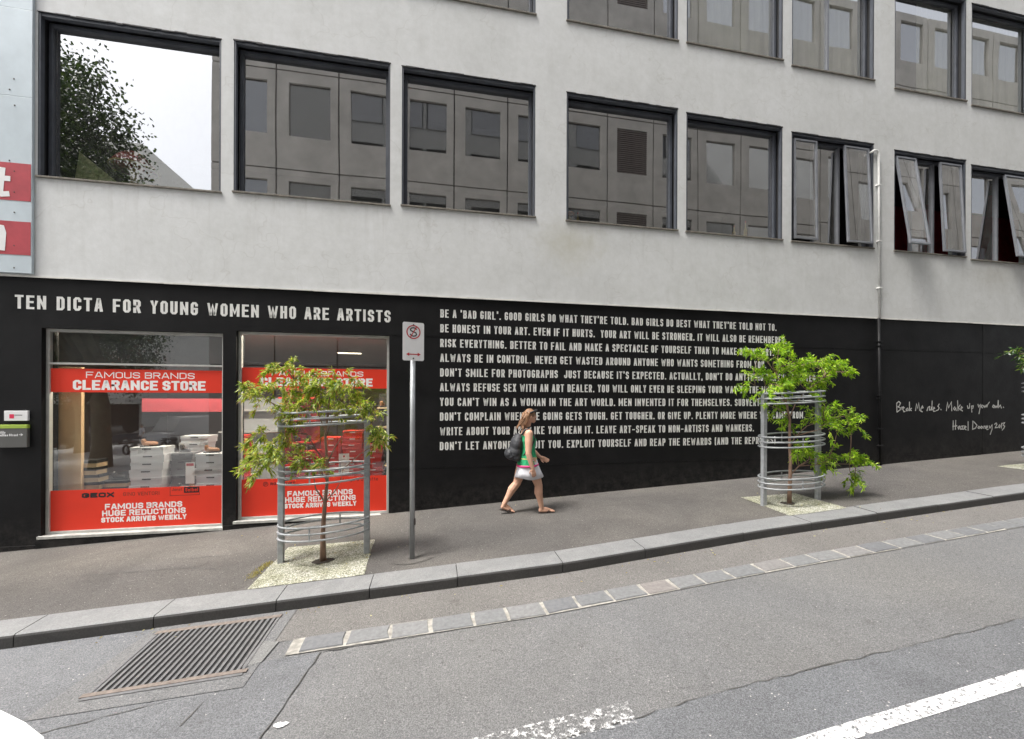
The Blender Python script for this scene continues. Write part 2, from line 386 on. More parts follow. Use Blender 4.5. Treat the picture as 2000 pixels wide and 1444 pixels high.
def glass(name, f0, tint, wob=.0, edge=.35, dust=.06):
    m = bpy.data.materials.new(name); m.use_nodes = True; nt = m.node_tree; nt.nodes.clear()
    o = nn(nt, 'ShaderNodeOutputMaterial'); t = nn(nt, 'ShaderNodeBsdfTransparent'); t.inputs[0].default_value = (*tint, 1)
    g = nn(nt, 'ShaderNodeBsdfGlossy'); g.inputs['Roughness'].default_value = .0; g.inputs[0].default_value = (1, 1, 1, 1)
    lw = nn(nt, 'ShaderNodeLayerWeight'); lw.inputs[0].default_value = .3
    k = nn(nt, 'ShaderNodeMath', operation='MULTIPLY_ADD'); nt.links.new(lw.outputs['Fresnel'], k.inputs[0]); k.inputs[1].default_value = edge; k.inputs[2].default_value = f0
    k.use_clamp = True
    mx = nn(nt, 'ShaderNodeMixShader'); nt.links.new(k.outputs[0], mx.inputs[0]); nt.links.new(t.outputs[0], mx.inputs[1]); nt.links.new(g.outputs[0], mx.inputs[2])
    # thin film of dust
    d = nn(nt, 'ShaderNodeBsdfDiffuse'); d.inputs[0].default_value = (.5, .5, .47, 1)
    mx2 = nn(nt, 'ShaderNodeMixShader'); nt.links.new(mx.outputs[0], mx2.inputs[1]); nt.links.new(d.outputs[0], mx2.inputs[2])
    df = ramp(nt, noise(nt, 3.5, 9, .75, wpos(nt, (1.5, 1, .8)), .4), [(.35, (dust*.15,)*3), (.8, (dust,)*3)]); nt.links.new(df, mx2.inputs[0])
    if wob:
        b = nn(nt, 'ShaderNodeBump'); b.inputs['Strength'].default_value = wob; b.inputs['Distance'].default_value = .02
        nt.links.new(noise(nt, .55, 1, .4, wpos(nt)), b.inputs['Height']); nt.links.new(b.outputs[0], g.inputs['Normal'])
    nt.links.new(mx2.outputs[0], o.inputs[0]); return m
M['gl_up'] = glass('tinted_office_glass', .46, (.75, .75, .76), .14)
M['gl_shop'] = glass('shop_glass', .17, (.90, .92, .90), .05, .35, .012)
M['gl_opp'] = glass('opposite_glass', .2, (.3, .3, .3), .15)
def emis(name, col, s):
    m, nt, p = base(name, (.8, .8, .8)); p.inputs['Emission Color'].default_value = (*col, 1); p.inputs['Emission Strength'].default_value = s; return m
M['lamp'] = emis('ceiling_or_fill_lamp', (1, .90, .74), 90); M['lamp2'] = emis('dim_ceiling_lamp', (1, .84, .6), 2.5)  # the strong one serves only the added front fill lamps
def wornpaint(name, scale, lo, hi, col=(.75, .75, .74)):
    m, nt, p = base(name, col, .7); v = wpos(nt, (1, 1, 1))
    t = nn(nt, 'ShaderNodeBsdfTransparent'); mx = nn(nt, 'ShaderNodeMixShader')
    f = ramp(nt, noise(nt, scale, 8, .8, v), [(lo, (0, 0, 0)), (hi, (1, 1, 1))])
    nt.links.new(f, mx.inputs[0]); nt.links.new(t.outputs[0], mx.inputs[1]); nt.links.new(p.outputs[0], mx.inputs[2])
    nt.links.new(mx.outputs[0], nt.nodes['Material Output'].inputs[0]); return m
M['linepaint'] = wornpaint('line_paint', 32, .41, .50)
M['oldpaint'] = wornpaint('worn_line_paint', 22, .50, .60)
M['arcpaint'] = wornpaint('stop_paint', 20, .30, .42)

# ------------------------------------------------------------ stroke lettering
c_, k_ = .3, .13
O = [(c_,0),(1-c_,0),(1,k_),(1,1-k_),(1-c_,1),(c_,1),(0,1-k_),(0,k_),(c_,0)]
G = {
'A': [[(0,0),(.40,1),(.60,1),(1,0)], [(.17,.27),(.83,.27)]], 'B': [[(0,0),(0,1),(.8,1),(1,.88),(1,.64),(.82,.53),(0,.53)], [(.82,.53),(1,.40),(1,.12),(.8,0),(0,0)]],
'C': [[(1,.24),(1,k_),(1-c_,0),(c_,0),(0,k_),(0,1-k_),(c_,1),(1-c_,1),(1,1-k_),(1,.77)]], 'D': [[(0,0),(0,1),(.7,1),(1,.86),(1,.14),(.7,0),(0,0)]],
'E': [[(1,0),(0,0),(0,1),(1,1)], [(0,.52),(.85,.52)]], 'F': [[(0,0),(0,1),(1,1)], [(0,.5),(.85,.5)]],
'G': [[(1,.80),(1,1-k_),(1-c_,1),(c_,1),(0,1-k_),(0,k_),(c_,0),(1-c_,0),(1,k_),(1,.48),(.55,.48)]], 'H': [[(0,0),(0,1)], [(1,0),(1,1)], [(0,.52),(1,.52)]],
'I': [[(.5,0),(.5,1)]], 'J': [[(0,.3),(0,k_),(c_,0),(1-c_,0),(1,k_),(1,1)]], 'K': [[(0,0),(0,1)], [(1,1),(.1,.48)], [(.25,.56),(1,0)]],
'L': [[(0,1),(0,0),(1,0)]], 'M': [[(0,0),(0,1)], [(1,0),(1,1)], [('d',0),(.06,.97),(.5,.22),(.94,.97)]], 'N': [[(0,0),(0,1)], [(1,0),(1,1)], [('d',0),(.0,.98),(1,.02)]], 'O': [O],
'P': [[(0,0),(0,1),(.75,1),(1,.88),(1,.58),(.75,.46),(0,.46)]], 'Q': [O, [(.6,.25),(1,-.05)]],
'R': [[(0,0),(0,1),(.75,1),(1,.88),(1,.6),(.75,.48),(0,.48)], [(.6,.48),(1,0)]],
'S': [[(0,.21),(0,k_),(c_,0),(1-c_,0),(1,k_),(1,.38),(.75,.5),(.25,.54),(0,.66),(0,1-k_),(c_,1),(1-c_,1),(1,1-k_),(1,.80)]],
'T': [[(.5,0),(.5,1)], [(-.05,1),(1.05,1)]], 'U': [[(0,1),(0,k_),(c_,0),(1-c_,0),(1,k_),(1,1)]], 'V': [[(0,1),(.42,0),(.58,0),(1,1)]],
'W': [[('d',0),(0,1),(.23,0),(.28,0),(.5,.9),(.72,0),(.77,0),(1,1)]], 'X': [[(0,0),(1,1)], [(0,1),(1,0)]], 'Y': [[(0,1),(.5,.42),(1,1)], [(.5,.42),(.5,0)]], 'Z': [[(0,1),(1,1),(0,0),(1,0)]],
'.': [[(.5,.0),(.5,.05)]], ',': [[(.5,.05),(.4,-.12)]], "'": [[(.5,.85),(.5,1.05)]], '-': [[(.1,.42),(.9,.42)]], '(': [[(.8,1.05),(.4,.85),(.4,.1),(.8,-.08)]], ')': [[(.2,1.05),(.6,.85),(.6,.1),(.2,-.08)]],
'&': [[(1,0),(.2,.75),(.3,1),(.6,1),(.7,.8),(0,.3),(.1,0),(.6,0),(1,.4)]],
'a': [[(.95,0),(.95,.62),(.2,.62),(0,.45),(0,.15),(.2,0),(.95,.08)]], 'b': [[(0,1),(0,0),(.8,0),(1,.15),(1,.48),(.8,.62),(0,.62)]], 'c': [[(1,.55),(.8,.62),(.2,.62),(0,.45),(0,.15),(.2,0),(.8,0),(1,.08)]],
'd': [[(1,1),(1,0),(.2,0),(0,.15),(0,.48),(.2,.62),(1,.62)]], 'e': [[(.05,.32),(1,.32),(1,.48),(.8,.62),(.2,.62),(0,.48),(0,.15),(.2,0),(.95,0)]],
'g': [[(1,.1),(.2,0),(0,.15),(0,.48),(.2,.62),(1,.62),(1,-.2),(.8,-.32),(.1,-.32)]], 'h': [[(0,0),(0,1)], [(0,.5),(.4,.64),(.9,.6),(1,.45),(1,0)]],
'i': [[(.5,0),(.5,.62)], [(.5,.85),(.5,.92)]], 'j': [[(.6,.62),(.6,-.2),(.2,-.3)], [(.6,.85),(.6,.92)]], 'k': [[(0,0),(0,1)], [(.9,.62),(.1,.28),(1,0)]], 'l': [[(.5,0),(.5,1)]],
'm': [[(0,0),(0,.62)], [(0,.55),(.3,.63),(.5,.5),(.5,0)], [(.5,.5),(.75,.63),(1,.5),(1,0)]], 'n': [[(0,0),(0,.62)], [(0,.5),(.4,.64),(.9,.6),(1,.45),(1,0)]],
'o': [[(.2,0),(.8,0),(1,.15),(1,.48),(.8,.62),(.2,.62),(0,.48),(0,.15),(.2,0)]], 'p': [[(0,-.32),(0,.62),(.8,.62),(1,.48),(1,.15),(.8,0),(0,0)]],
'r': [[(.1,0),(.1,.62)], [(.1,.45),(.5,.64),(.95,.6)]], 's': [[(0,.05),(.3,0),(.9,.03),(.95,.25),(.1,.38),(.1,.58),(.4,.63),(.95,.58)]], 't': [[(.4,1),(.4,.1),(.6,0),(.95,.02)], [(.0,.66),(.9,.66)]],
'u': [[(0,.62),(0,.12),(.25,0),(1,.1)], [(1,.62),(1,0)]], 'w': [[(0,.62),(.25,0),(.5,.5),(.75,0),(1,.62)]], 'y': [[(0,.62),(.5,.05)], [(1,.62),(.3,-.32)]],
'z': [[(0,.62),(1,.62),(0,0),(1,0)]], 'v': [[(0,.62),(.5,0),(1,.62)]], 'f': [[(.9,1),(.4,.95),(.4,0)], [(0,.6),(.8,.6)]],
'0': [O], '1': [[(.2,.8),(.6,1),(.6,0)]], '2': [[(0,.8),(.3,1),(.9,.95),(.95,.65),(0,0),(1,0)]], '3': [[(0,1),(1,1),(.45,.6),(.95,.45),(.9,.1),(.3,0),(0,.1)]],
}
def stroke(mb, pts, T, place):
    # mitred ribbon through pts (2-D), T = width
    P = [Vector(p) for p in pts]; Q = [P[0]]
    for p in P[1:]:
        if (p-Q[-1]).length > 1e-5: Q.append(p)
    P = Q; closed = (P[0]-P[-1]).length < 1e-5
    if closed: P = P[:-1]
    n = len(P); L = []; Rr = []
    for i in range(n):
        if closed or 0 < i < n-1:
            a = (P[i]-P[i-1]).normalized(); b = (P[(i+1) % n]-P[i]).normalized()
            t = a+b
            t = t.normalized() if t.length > .25 else a
            nr = Vector((-t.y, t.x)); cs = max(.5, abs(nr.dot(Vector((-a.y, a.x)))))
            off = nr*(T/2/cs)
            L.append(P[i]+off); Rr.append(P[i]-off)
        else:
            t = (P[1]-P[0]) if i == 0 else (P[-1]-P[-2]); t.normalize(); nr = Vector((-t.y, t.x))
            q = P[i] + (t*T/2 if i else -t*T/2)
            L.append(q+nr*T/2); Rr.append(q-nr*T/2)
    for i in range(n if closed else n-1):
        j = (i+1) % n
        mb.quad(place(L[i]), place(L[j]), place(Rr[j]), place(Rr[i]))
NARROW = {'I': .42, '.': .42, ',': .42, "'": .42, 'i': .45, 'l': .4, 'j': .5, '(': .6, ')': .6, '1': .6, 't': .7, 'r': .75}
WIDE = {'M': 1.38, 'W': 1.55, 'N': 1.12, 'A': 1.08, 'm': 1.4, 'w': 1.3}
def text(mb, s, x0, x1, z0, H, T, y, gap=.30, slant=0., space=.75, jit=0., hr=1.):
    # fills x0..x1; z0 = baseline, front face at depth y
    adv = []
    for ch in s:
        wd = space if ch == ' ' else (NARROW.get(ch) or WIDE.get(ch, 1.))
        adv.append((wd, wd + (0 if ch == ' ' else gap)))
    tot = sum(a for _, a in adv) - gap; u = (x1-x0)/tot; x = x0
    for n, (ch, (wd, a)) in enumerate(zip(s, adv)):
        if ch != ' ':
            W = wd*u; dz = random.uniform(-jit, jit)
            for k, st in enumerate(G[ch]):
                pts = []; tk = T
                if st[0][0] == 'd': tk = T*.8; st = st[1:]
                for gx, gz in st:
                    px = x + T/2 + gx*max(W-T, 0.0); 
                    if W < T*1.6: px = x + W/2 + (gx-.5)*max(W-T, 0)
                    pz = T/2 + gz*(H*hr-T)
                    pts.append((px + slant*pz/hr, pz))
                stroke(mb, pts, tk, lambda p, k=k: (p[0], y-.0006*k, z0+dz+p[1]/hr))
        x += a*u

# ------------------------------------------------------------ ground
S = .054
def GF(x, y): return -1.910 + S*x + .02*y          # footpath level
def GR(x, y): return -2.030 + S*x + .02*y          # road level
OFF = [(1.5, 0), (4.4, .22), (9.25, .36), (16, .5), (40, .5)]
OFS = [(1, 0), (3.8, .17), (8.2, .36), (16, .55), (40, .55)]
def kb(x): return -2.35 + lerp(OFF, x)
def kf(x): return -2.69 + lerp(OFF, x)
xs = [-12, -9] + [-8+.5*i for i in range(68)]
def strip(name, fa, fb, fz, mat, xs=xs, parent=None):
    mb = MB()
    for a, b in zip(xs, xs[1:]):
        n = 6
        for i in range(n):
            t0, t1 = i/n, (i+1)/n
            q = []
            for x, t in ((a, t0), (b, t0), (b, t1), (a, t1)):
                y = fa(x)+(fb(x)-fa(x))*t; q.append((x, y, fz(x, y)))
            mb.quad(*q)
    return mb.build(name, mat, parent)
mb = MB(); mb.quad(*[(x, y, GR(x, y)-.35) for x, y in ((-260, -260), (260, -260), (260, 200), (-260, 200))])
tag(mb.build('terrain', M['paving']), kind='structure')
mb = MB()
for a in range(-40, 40, 4):
    for b in (-9.2+.0, -2.75):
        pass
mb = MB()
for a, b in zip(range(-14, 40, 2), range(-12, 42, 2)):
    mb.quad((a, -8.2, GR(a, -8.2)), (b, -8.2, GR(b, -8.2)), (b, -2.2, GR(b, -2.2)), (a, -2.2, GR(a, -2.2)))
tag(mb.build('road', M['road']), kind='structure')
mb = MB(); mb.quad((-60, -90, -3.6-2), (-8.4, -90, -4.2), (-8.4, -8.2, GR(-8.4, -8.2)), (-60, -8.2, GR(-60, -8.2)+1.6))
# paving of the open crossing on the left, falling gently away
mb = MB()
for a in range(-60, -14, 4):
    mb.quad((a, -90, GR(a, -40)+.0), (a+4, -90, GR(a+4, -40)), (a+4, 30, GR(a+4, 0)), (a, 30, GR(a, 0)))
mb.quad((-16, -90, GR(-16, -40)), (-8.3, -90, GR(-8.3, -40)), (-8.3, -8.2, GR(-8.3, -8.2)-.004), (-16, -8.2, GR(-16, -8.2)-.004))
tag(mb.build('plaza_paving', M['paving']), kind='structure')
tag(strip('footpath', lambda x: kb(x)+.0, lambda x: .06, GF, M['foot']), kind='structure')
tag(strip('gutter', lambda x: -3.25+lerp(OFS, x), lambda x: kf(x)+.02, lambda x, y: GR(x, y)+.004, M['gutter'], [-1.45]+[-1+.5*i for i in range(50)]), kind='structure')
mb = MB()
for a, b in zip(range(-8, 40, 2), range(-6, 42, 2)):
    mb.box(a, b, -9.9, -8.2, -3.5, -3.4)
    mb.quad((a, -9.9, GR(a, -9.9)+.13), (b, -9.9, GR(b, -9.9)+.13), (b, -8.2, GR(b, -8.2)+.13), (a, -8.2, GR(a, -8.2)+.13))
    mb.quad((a, -8.2, GR(a, -8.2)+.13), (b, -8.2, GR(b, -8.2)+.13), (b, -8.2, GR(b, -8.2)-.05), (a, -8.2, GR(a, -8.2)-.05))
tag(mb.build('opposite_footpath', M['foot']), kind='structure')
# older road surface on the near side of a long cracked seam, and an older patch on the left
seam = [(-14, -5.0), (-3, -5.0), (.3, -4.86), (.82, -4.80), (1.6, -4.73), (2.34, -4.68), (3.6, -4.64), (4.87, -4.60), (8, -4.5), (14, -4.3), (24, -4.1)]
def jag(pts, step=.07, amp=.012):
    out = []
    for (a, b), (c, d) in zip(pts, pts[1:]):
        n = max(2, int(math.hypot(c-a, d-b)/step))
        for i in range(n):
            t = i/n; out.append((a+(c-a)*t+random.uniform(-amp, amp)*.5, b+(d-b)*t+random.uniform(-amp, amp)))
    out.append(pts[-1]); return out
js = jag(seam)
mb = MB()
for (a, b), (c, d) in zip(js, js[1:]):
    mb.quad((a, -8.19, GR(a, -8.19)+.004), (c, -8.19, GR(c, -8.19)+.004), (c, d, GR(c, d)+.004), (a, b, GR(a, b)+.004))
tag(mb.build('old_road_surface', M['road2']), kind='structure')
left = jag([(-1.12, -4.98), (-1.10, -4.45), (-1.02, -4.03), (-.95, -3.62), (-.93, -3.50)])
mb = MB()
for (a, b), (c, d) in zip(left, left[1:]):
    mb.quad((-13.9, b, GR(-13.9, b)+.004), (a, b, GR(a, b)+.004), (c, d, GR(c, d)+.004), (-13.9, d, GR(-13.9, d)+.004))
mb.quad((-13.9, -3.5, GR(-13.9, -3.5)+.004), (-1.5, -3.5, GR(-1.5, -3.5)+.004), (-1.5, -2.67, GR(-1.5, -2.67)+.004), (-13.9, -2.67, GR(-13.9, -2.67)+.004))
tag(mb.build('old_road_patch', M['road2']), kind='structure')
def ribbon(pts, wd, dz, fz=GR, wj=.5):
    mb = MB(); P = [Vector(p) for p in pts]; L = []
    for i, p in enumerate(P):
        t = (P[min(i+1, len(P)-1)]-P[max(i-1, 0)]).normalized(); nr = Vector((-t.y, t.x))*wd/2*random.uniform(1-wj, 1+wj)
        L.append((p+nr, p-nr))
    for (a, b), (c, d) in zip(L, L[1:]):
        mb.quad(*[(q.x, q.y, fz(q.x, q.y)+dz) for q in (a, c, d, b)])
    return mb
for pts, wd in ((jag([(.1, -4.87), (.82, -4.80), (1.6, -4.73), (2.34, -4.68), (3.6, -4.64), (4.87, -4.60), (6.5, -4.55)]), .0055),
                (left, .007), (jag([(-1.52, -3.66), (-1.62, -3.9), (-1.66, -4.1)]), .007), (jag([(-2.9, -4.0), (-2.4, -3.9), (-1.9, -3.82)]), .006),
                (jag([(-.93, -3.50), (-.4, -3.49), (.6, -3.47), (1.4, -3.45), (2.6, -3.37)]), .010)):
    tag(ribbon(pts, wd, .0085, GR, .9).build('road_crack', M['crack']), kind='structure')
for pts in (jag([(-4.2, -1.35), (-3.6, -1.42), (-3.0, -1.50), (-2.4, -1.72)], .06, .02), jag([(-3.9, -1.0), (-3.2, -1.15), (-2.7, -1.2)], .06, .02), jag([(1.6, -1.35), (2.2, -1.42), (3.0, -1.2)], .06, .03)):
    tag(ribbon(pts, .010, .004, GF, .9).build('footpath_crack', M['crack']), kind='structure')
# flat painted markings
def flat(name, poly, mat, dz, fz=GR):
    mb = MB(); mb.poly([(x, y, fz(x, y)+dz) for x, y in poly]); return tag(mb.build(name, mat), kind='structure')
flat('centre_line', [(-6, -5.60), (2.39, -5.215), (3.88, -5.15), (20, -4.50), (20, -4.38), (4.12, -5.03), (2.18, -5.125), (-6, -5.50)], M['linepaint'], .009)
flat('worn_line', [(-.6, -4.88), (1.27, -4.80), (1.29, -4.63), (-.6, -4.70)], M['oldpaint'], .013)
arc = [(-4.3, -3.32), (-3.9, -3.37), (-3.51, -3.45), (-3.06, -3.61), (-2.77, -3.79), (-2.51, -3.98), (-2.33, -4.2), (-2.2, -4.5)]
flat('curved_marking', arc + [(-2.9, -4.7), (-3.1, -4.3), (-3.6, -4.0), (-4.3, -3.85)], M['arcpaint'], .009)
flat('paint_spot', [(-1.03, -4.262), (-1.0, -4.28), (-.96, -4.275), (-.935, -4.25), (-.96, -4.235), (-.985, -4.24), (-1.0, -4.225), (-1.035, -4.24)], M['linepaint'], .009)

# kerb: one stone after another
ke = empty('kerb'); ke['kind'] = 'structure'
kj = [-13.65+1.1*i for i in range(9)] + [-3.75, -2.64, -1.56, -.66, .26, 1.46, 2.53, 3.99, 5.1] + [5.1+1.15*i for i in range(1, 22)]
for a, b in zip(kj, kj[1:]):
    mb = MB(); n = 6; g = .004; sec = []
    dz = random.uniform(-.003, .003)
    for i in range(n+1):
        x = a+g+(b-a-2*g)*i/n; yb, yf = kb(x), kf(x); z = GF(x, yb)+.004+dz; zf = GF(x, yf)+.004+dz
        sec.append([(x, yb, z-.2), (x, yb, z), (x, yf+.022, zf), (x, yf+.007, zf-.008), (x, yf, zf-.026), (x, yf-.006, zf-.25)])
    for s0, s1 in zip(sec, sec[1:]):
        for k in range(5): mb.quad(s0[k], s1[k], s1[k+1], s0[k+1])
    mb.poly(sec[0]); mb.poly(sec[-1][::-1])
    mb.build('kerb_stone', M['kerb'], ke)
mb = strip('kerb_bedding', lambda x: kf(x)+.03, lambda x: kb(x), lambda x, y: GF(x, y)-.012, M['crack'], parent=ke)
# dished channel of bluestone setts in pale mortar
ge = empty('gutter_setts'); ge['kind'] = 'structure'
def sy(x): return -3.24+lerp(OFS, x)
o = strip('mortar_bed', lambda x: sy(x)-.238, lambda x: sy(x)-.006, lambda x, y: GR(x, y)+.009, M['mortar'], [-1.22, -1]+[-.5+.5*i for i in range(52)], ge)
x = -1.12
while x < 24:
    L = random.uniform(.29, .37); a, b = x, x+L; wdt = random.uniform(.205, .228); mb = MB(); sl = -.06
    j = lambda: random.uniform(-.007, .007)
    P = [(a+j(), sy(a)-.012+j()), (a+L*.5, sy((a+b)/2)-.012+j()), (b+j(), sy(b)-.012+j()), (b+j(), sy(b)-.012-wdt*.5), (b+j()-sl*.2, sy(b)-.012-wdt+j()), (a+L*.5, sy((a+b)/2)-.012-wdt+j()), (a+j(), sy(a)-.012-wdt+j()), (a+j(), sy(a)-.012-wdt*.5)]
    h = .016+random.uniform(-.002, .004); c = (sum(p[0] for p in P)/8, sum(p[1] for p in P)/8)
    top = [(c[0]+(p[0]-c[0])*.95, c[1]+(p[1]-c[1])*.93) for p in P]
    for i in range(8):
        k = (i+1) % 8
        mb.quad((*P[i], GR(*P[i])+.004), (*P[k], GR(*P[k])+.004), (*top[k], GR(*top[k])+h), (*top[i], GR(*top[i])+h))
    mb.poly([(*t, GR(*t)+h) for t in top])
    mb.build('stone', M['stone'], ge)
    x = b + random.uniform(.022, .045)
# concrete piece between drain and setts
flat('concrete_patch', [(-1.52, -3.56), (-1.38, -3.52), (-1.34, -3.25), (-1.50, -3.20)], M['conc'], .012)
flat('drain_surround', [(-2.80, -3.78), (-1.40, -3.80), (-1.36, -2.70), (-2.62, -2.69)], M['road'], .009)

# drain grate
gx0, gx1, gy0, gy1 = -2.52, -1.50, -3.62, -2.80
dr = empty('drain_grate', (0, 0, 0), label='rusty-edged steel drain grate set in the road beside the kerb', cat='drain grate')
def grz(x, y): return GR(x, y)+.016
mb = MB()
def slab(mb, x0, x1, y0, y1, h0, h1, mi=0):
    P = [(x, y, grz(x, y)+h) for x in (x0, x1) for y in (y0, y1) for h in (h0, h1)]
    n = len(mb.v); mb.v += P
    for f in ((0,1,3,2),(4,6,7,5),(0,4,5,1),(2,3,7,6),(0,2,6,4),(1,5,7,3)): mb.f.append(tuple(n+i for i in f)); mb.m.append(mi)
slab(mb, gx0-.03, gx1+.03, gy0-.04, gy0, -.05, .0); slab(mb, gx0-.03, gx1+.03, gy1, gy1+.03, -.05, .0)
slab(mb, gx0-.022, gx0, gy0, gy1, -.05, -.001); slab(mb, gx1, gx1+.022, gy0, gy1, -.05, -.001)
mb.build('frame', M['gratem'], dr)
for q in ((gx0-.05, gx1+.05, gy0-.012, gy0+.03), (gx0-.03, gx1+.03, gy1-.03, gy1+.02)):
    mb = MB(); slab(mb, *q, -.001, .004); mb.build('edge_bar', M['rust'], dr)
mb = MB(); slab(mb, gx0-.02, gx1+.02, gy0-.02, gy1+.02, -.0062, -.0052); mb.build('pit', M['dark'], dr)
nb = 20; bw = (gx1-gx0)/nb
for i in range(nb):
    mb = MB(); a = gx0+i*bw; slab(mb, a+.0135, a+bw-.0135, gy0+.03, gy1-.03, -.0058, .003)
    mb.build('bar', M['gratem'], dr)

# ------------------------------------------------------------ facade building
bd = empty('office_building', (2, .1, -1.9), label='grey rendered office building with black painted ground floor and lettering', cat='building')
bd.location = (0, 0, 0)
def holes_wall(mb, x0, x1, z0, z1, holes, y0, y1, mi=0, back=True):
    xsn = sorted({x0, x1} | {h[0] for h in holes} | {h[1] for h in holes})
    for a, b in zip(xsn, xsn[1:]):
        hs_ = sorted([h for h in holes if h[0] <= a+1e-6 and h[1] >= b-1e-6], key=lambda h: h[2]); z = z0
        for h in hs_ + [(a, b, z1, z1)]:
            if h[2] > z+1e-6:
                mb.quad((a, y0, z), (b, y0, z), (b, y0, h[2]), (a, y0, h[2]), mi)
                if back: mb.quad((b, y1, z), (a, y1, z), (a, y1, h[2]), (b, y1, h[2]), mi)
            z = h[3]
W = [(-5.70, -3.30, 3.23, 5.64), (-3.12, -.74, 3.26, 5.66), (-.55, 1.78, 3.28, 5.65), (2.37, 4.61, 3.27, 5.62), (4.80, 6.97, 3.265, 5.57), (7.19, 9.25, 3.255, 5.50), (9.80, 11.80, 3.245, 5.43), (11.96, 14.0, 3.20, 5.35), (14.6, 16.7, 3.2, 5.35), (16.9, 19, 3.2, 5.35)]
U = [(a, b, 6.93-max(0, (a-5)*.033), 9.25-max(0, (a-5)*.033)) for a, b, _, _ in W]
U2 = [(a, b, z, z+2.3) for z in (10.5, 14.1, 17.7) for a, b, _, _ in W]
XL, XR, ZT = -9.0, 44.0, 21.5
ZB = 1.755
mb = MB(); holes = W+U+U2
holes_wall(mb, XL, XR, ZB, ZT, holes, -.018, .30)
mb.quad((XL, -.018, ZB), (XR, -.018, ZB), (XR, .30, ZB), (XL, .30, ZB)); mb.quad((XL, .3, ZB), (XL, 12, ZB), (XL, 12, ZT), (XL, .3, ZT)); mb.quad((XL, -.018, ZB), (XL, .3, ZB), (XL, .3, ZT), (XL, -.018, ZT))
mb.quad((XR, -.018, ZB), (XR, 12, ZB), (XR, 12, ZT), (XR, -.018, ZT)); mb.quad((XL, -.018, ZT), (XR, -.018, ZT), (XR, 12, ZT), (XL, 12, ZT)); mb.quad((XL, 12, -3), (XR, 12, -3), (XR, 12, ZT), (XL, 12, ZT))
mb.build('upper_wall', M['render'], bd)
SH = [(-5.66, -3.27, -2.05, 1.02), (-3.08, -.745, -1.965, 1.065)]
mb = MB(); holes_wall(mb, XL, XR, -3.2, ZB-.004, SH, 0, .28)
mb.quad((XL, 0, -3.2), (XL, 12, -3.2), (XL, 12, ZB), (XL, 0, ZB))
for a, b, c, d in SH:
    for q in (((a,0,c),(a,.28,c),(a,.28,d),(a,0,d)), ((b,0,c),(b,.28,c),(b,.28,d),(b,0,d)), ((a,0,d),(b,0,d),(b,.28,d),(a,.28,d)), ((a,0,c),(b,0,c),(b,.28,c),(a,.28,c))): mb.quad(*q)
mb.build('black_wall', M['black'], bd)
# thin bright arris where the grey render stops over the black paint
mb = MB()
x = XL
while x < XR:
    L = random.uniform(.5, .9); x2 = min(x+L, XR); mb.box(x, x2-.001, -.030, -.0185, ZB-.010+random.uniform(-.003, .003), ZB+.014+random.uniform(-.004, .006)); x = x2
mb.build('render_edge', M['trim'], bd)
# faint ribs and board joints in the black wall
mb = MB()
mb.box(2.0, 9.30, -.005, .01, 1.080, 1.088); mb.box(9.50, 15, -.005, .01, 1.090, 1.098); mb.box(-.7, 2.0, -.004, .01, 1.070, 1.077); mb.box(-.74, 14, -.003, .01, -1.20, -1.195)
for xx in (9.46, 12.35, 14.9): mb.box(xx, xx+.007, -.004, .01, -2.0, 1.74)
mb.build('wall_rib', M['black'], bd)
mb = MB(); mb.box(XL, -5.70, -.02, .05, -2.6, -2.17); mb.box(-5.70, -3.26, -.035, .05, -2.6, -2.10); mb.box(-3.255, -.72, -.03, .05, -2.5, -2.02)
mb.build('plinth', M['black'], bd)

# cladding sign at the left edge
cs = empty('cladding_sign', (-6.3, -.02, 1.8), label='pale metal cladding sign with red stripes at the left end of the wall', cat='sign')
cs.location = (0, 0, 0)
px0, px1 = -7.6, -5.735
for z0, z1 in ((1.79, 3.01), (3.014, 4.335), (4.339, 5.6), (5.604, 7.0)):
    MB().box(px0, px1, -.060, -.021, z0, z1).build('metal_panel', M['steelpanel'], cs, bevel=.003)
for z0, z1 in ((2.05, 2.53), (2.83, 3.37)):
    MB().box(px0, px1-.012, -.0635, -.0601, z0, z1).build('red_stripe', M['redstripe'], cs)
mb = MB(); text(mb, 't', -6.21, -5.995, 2.87, .42, .075, -.0665, slant=.08); text(mb, 'n', -6.36, -6.05, 2.10, .55, .085, -.0665, slant=.06)
mb.build('sign_letters', M['white'], cs)['kind'] = 'stuff'
for z, dx in ((1.86, 0), (2.66, 0), (2.95, 0), (3.25, 0), (2.18, 0), (4.2, 0), (4.42, -.06), (4.58, -.01), (3.4, -.06)):
    MB().ball((-5.945+dx, -.061, z), (.011, .007, .011), None, 8).build('bolt', M['bolt'], cs)

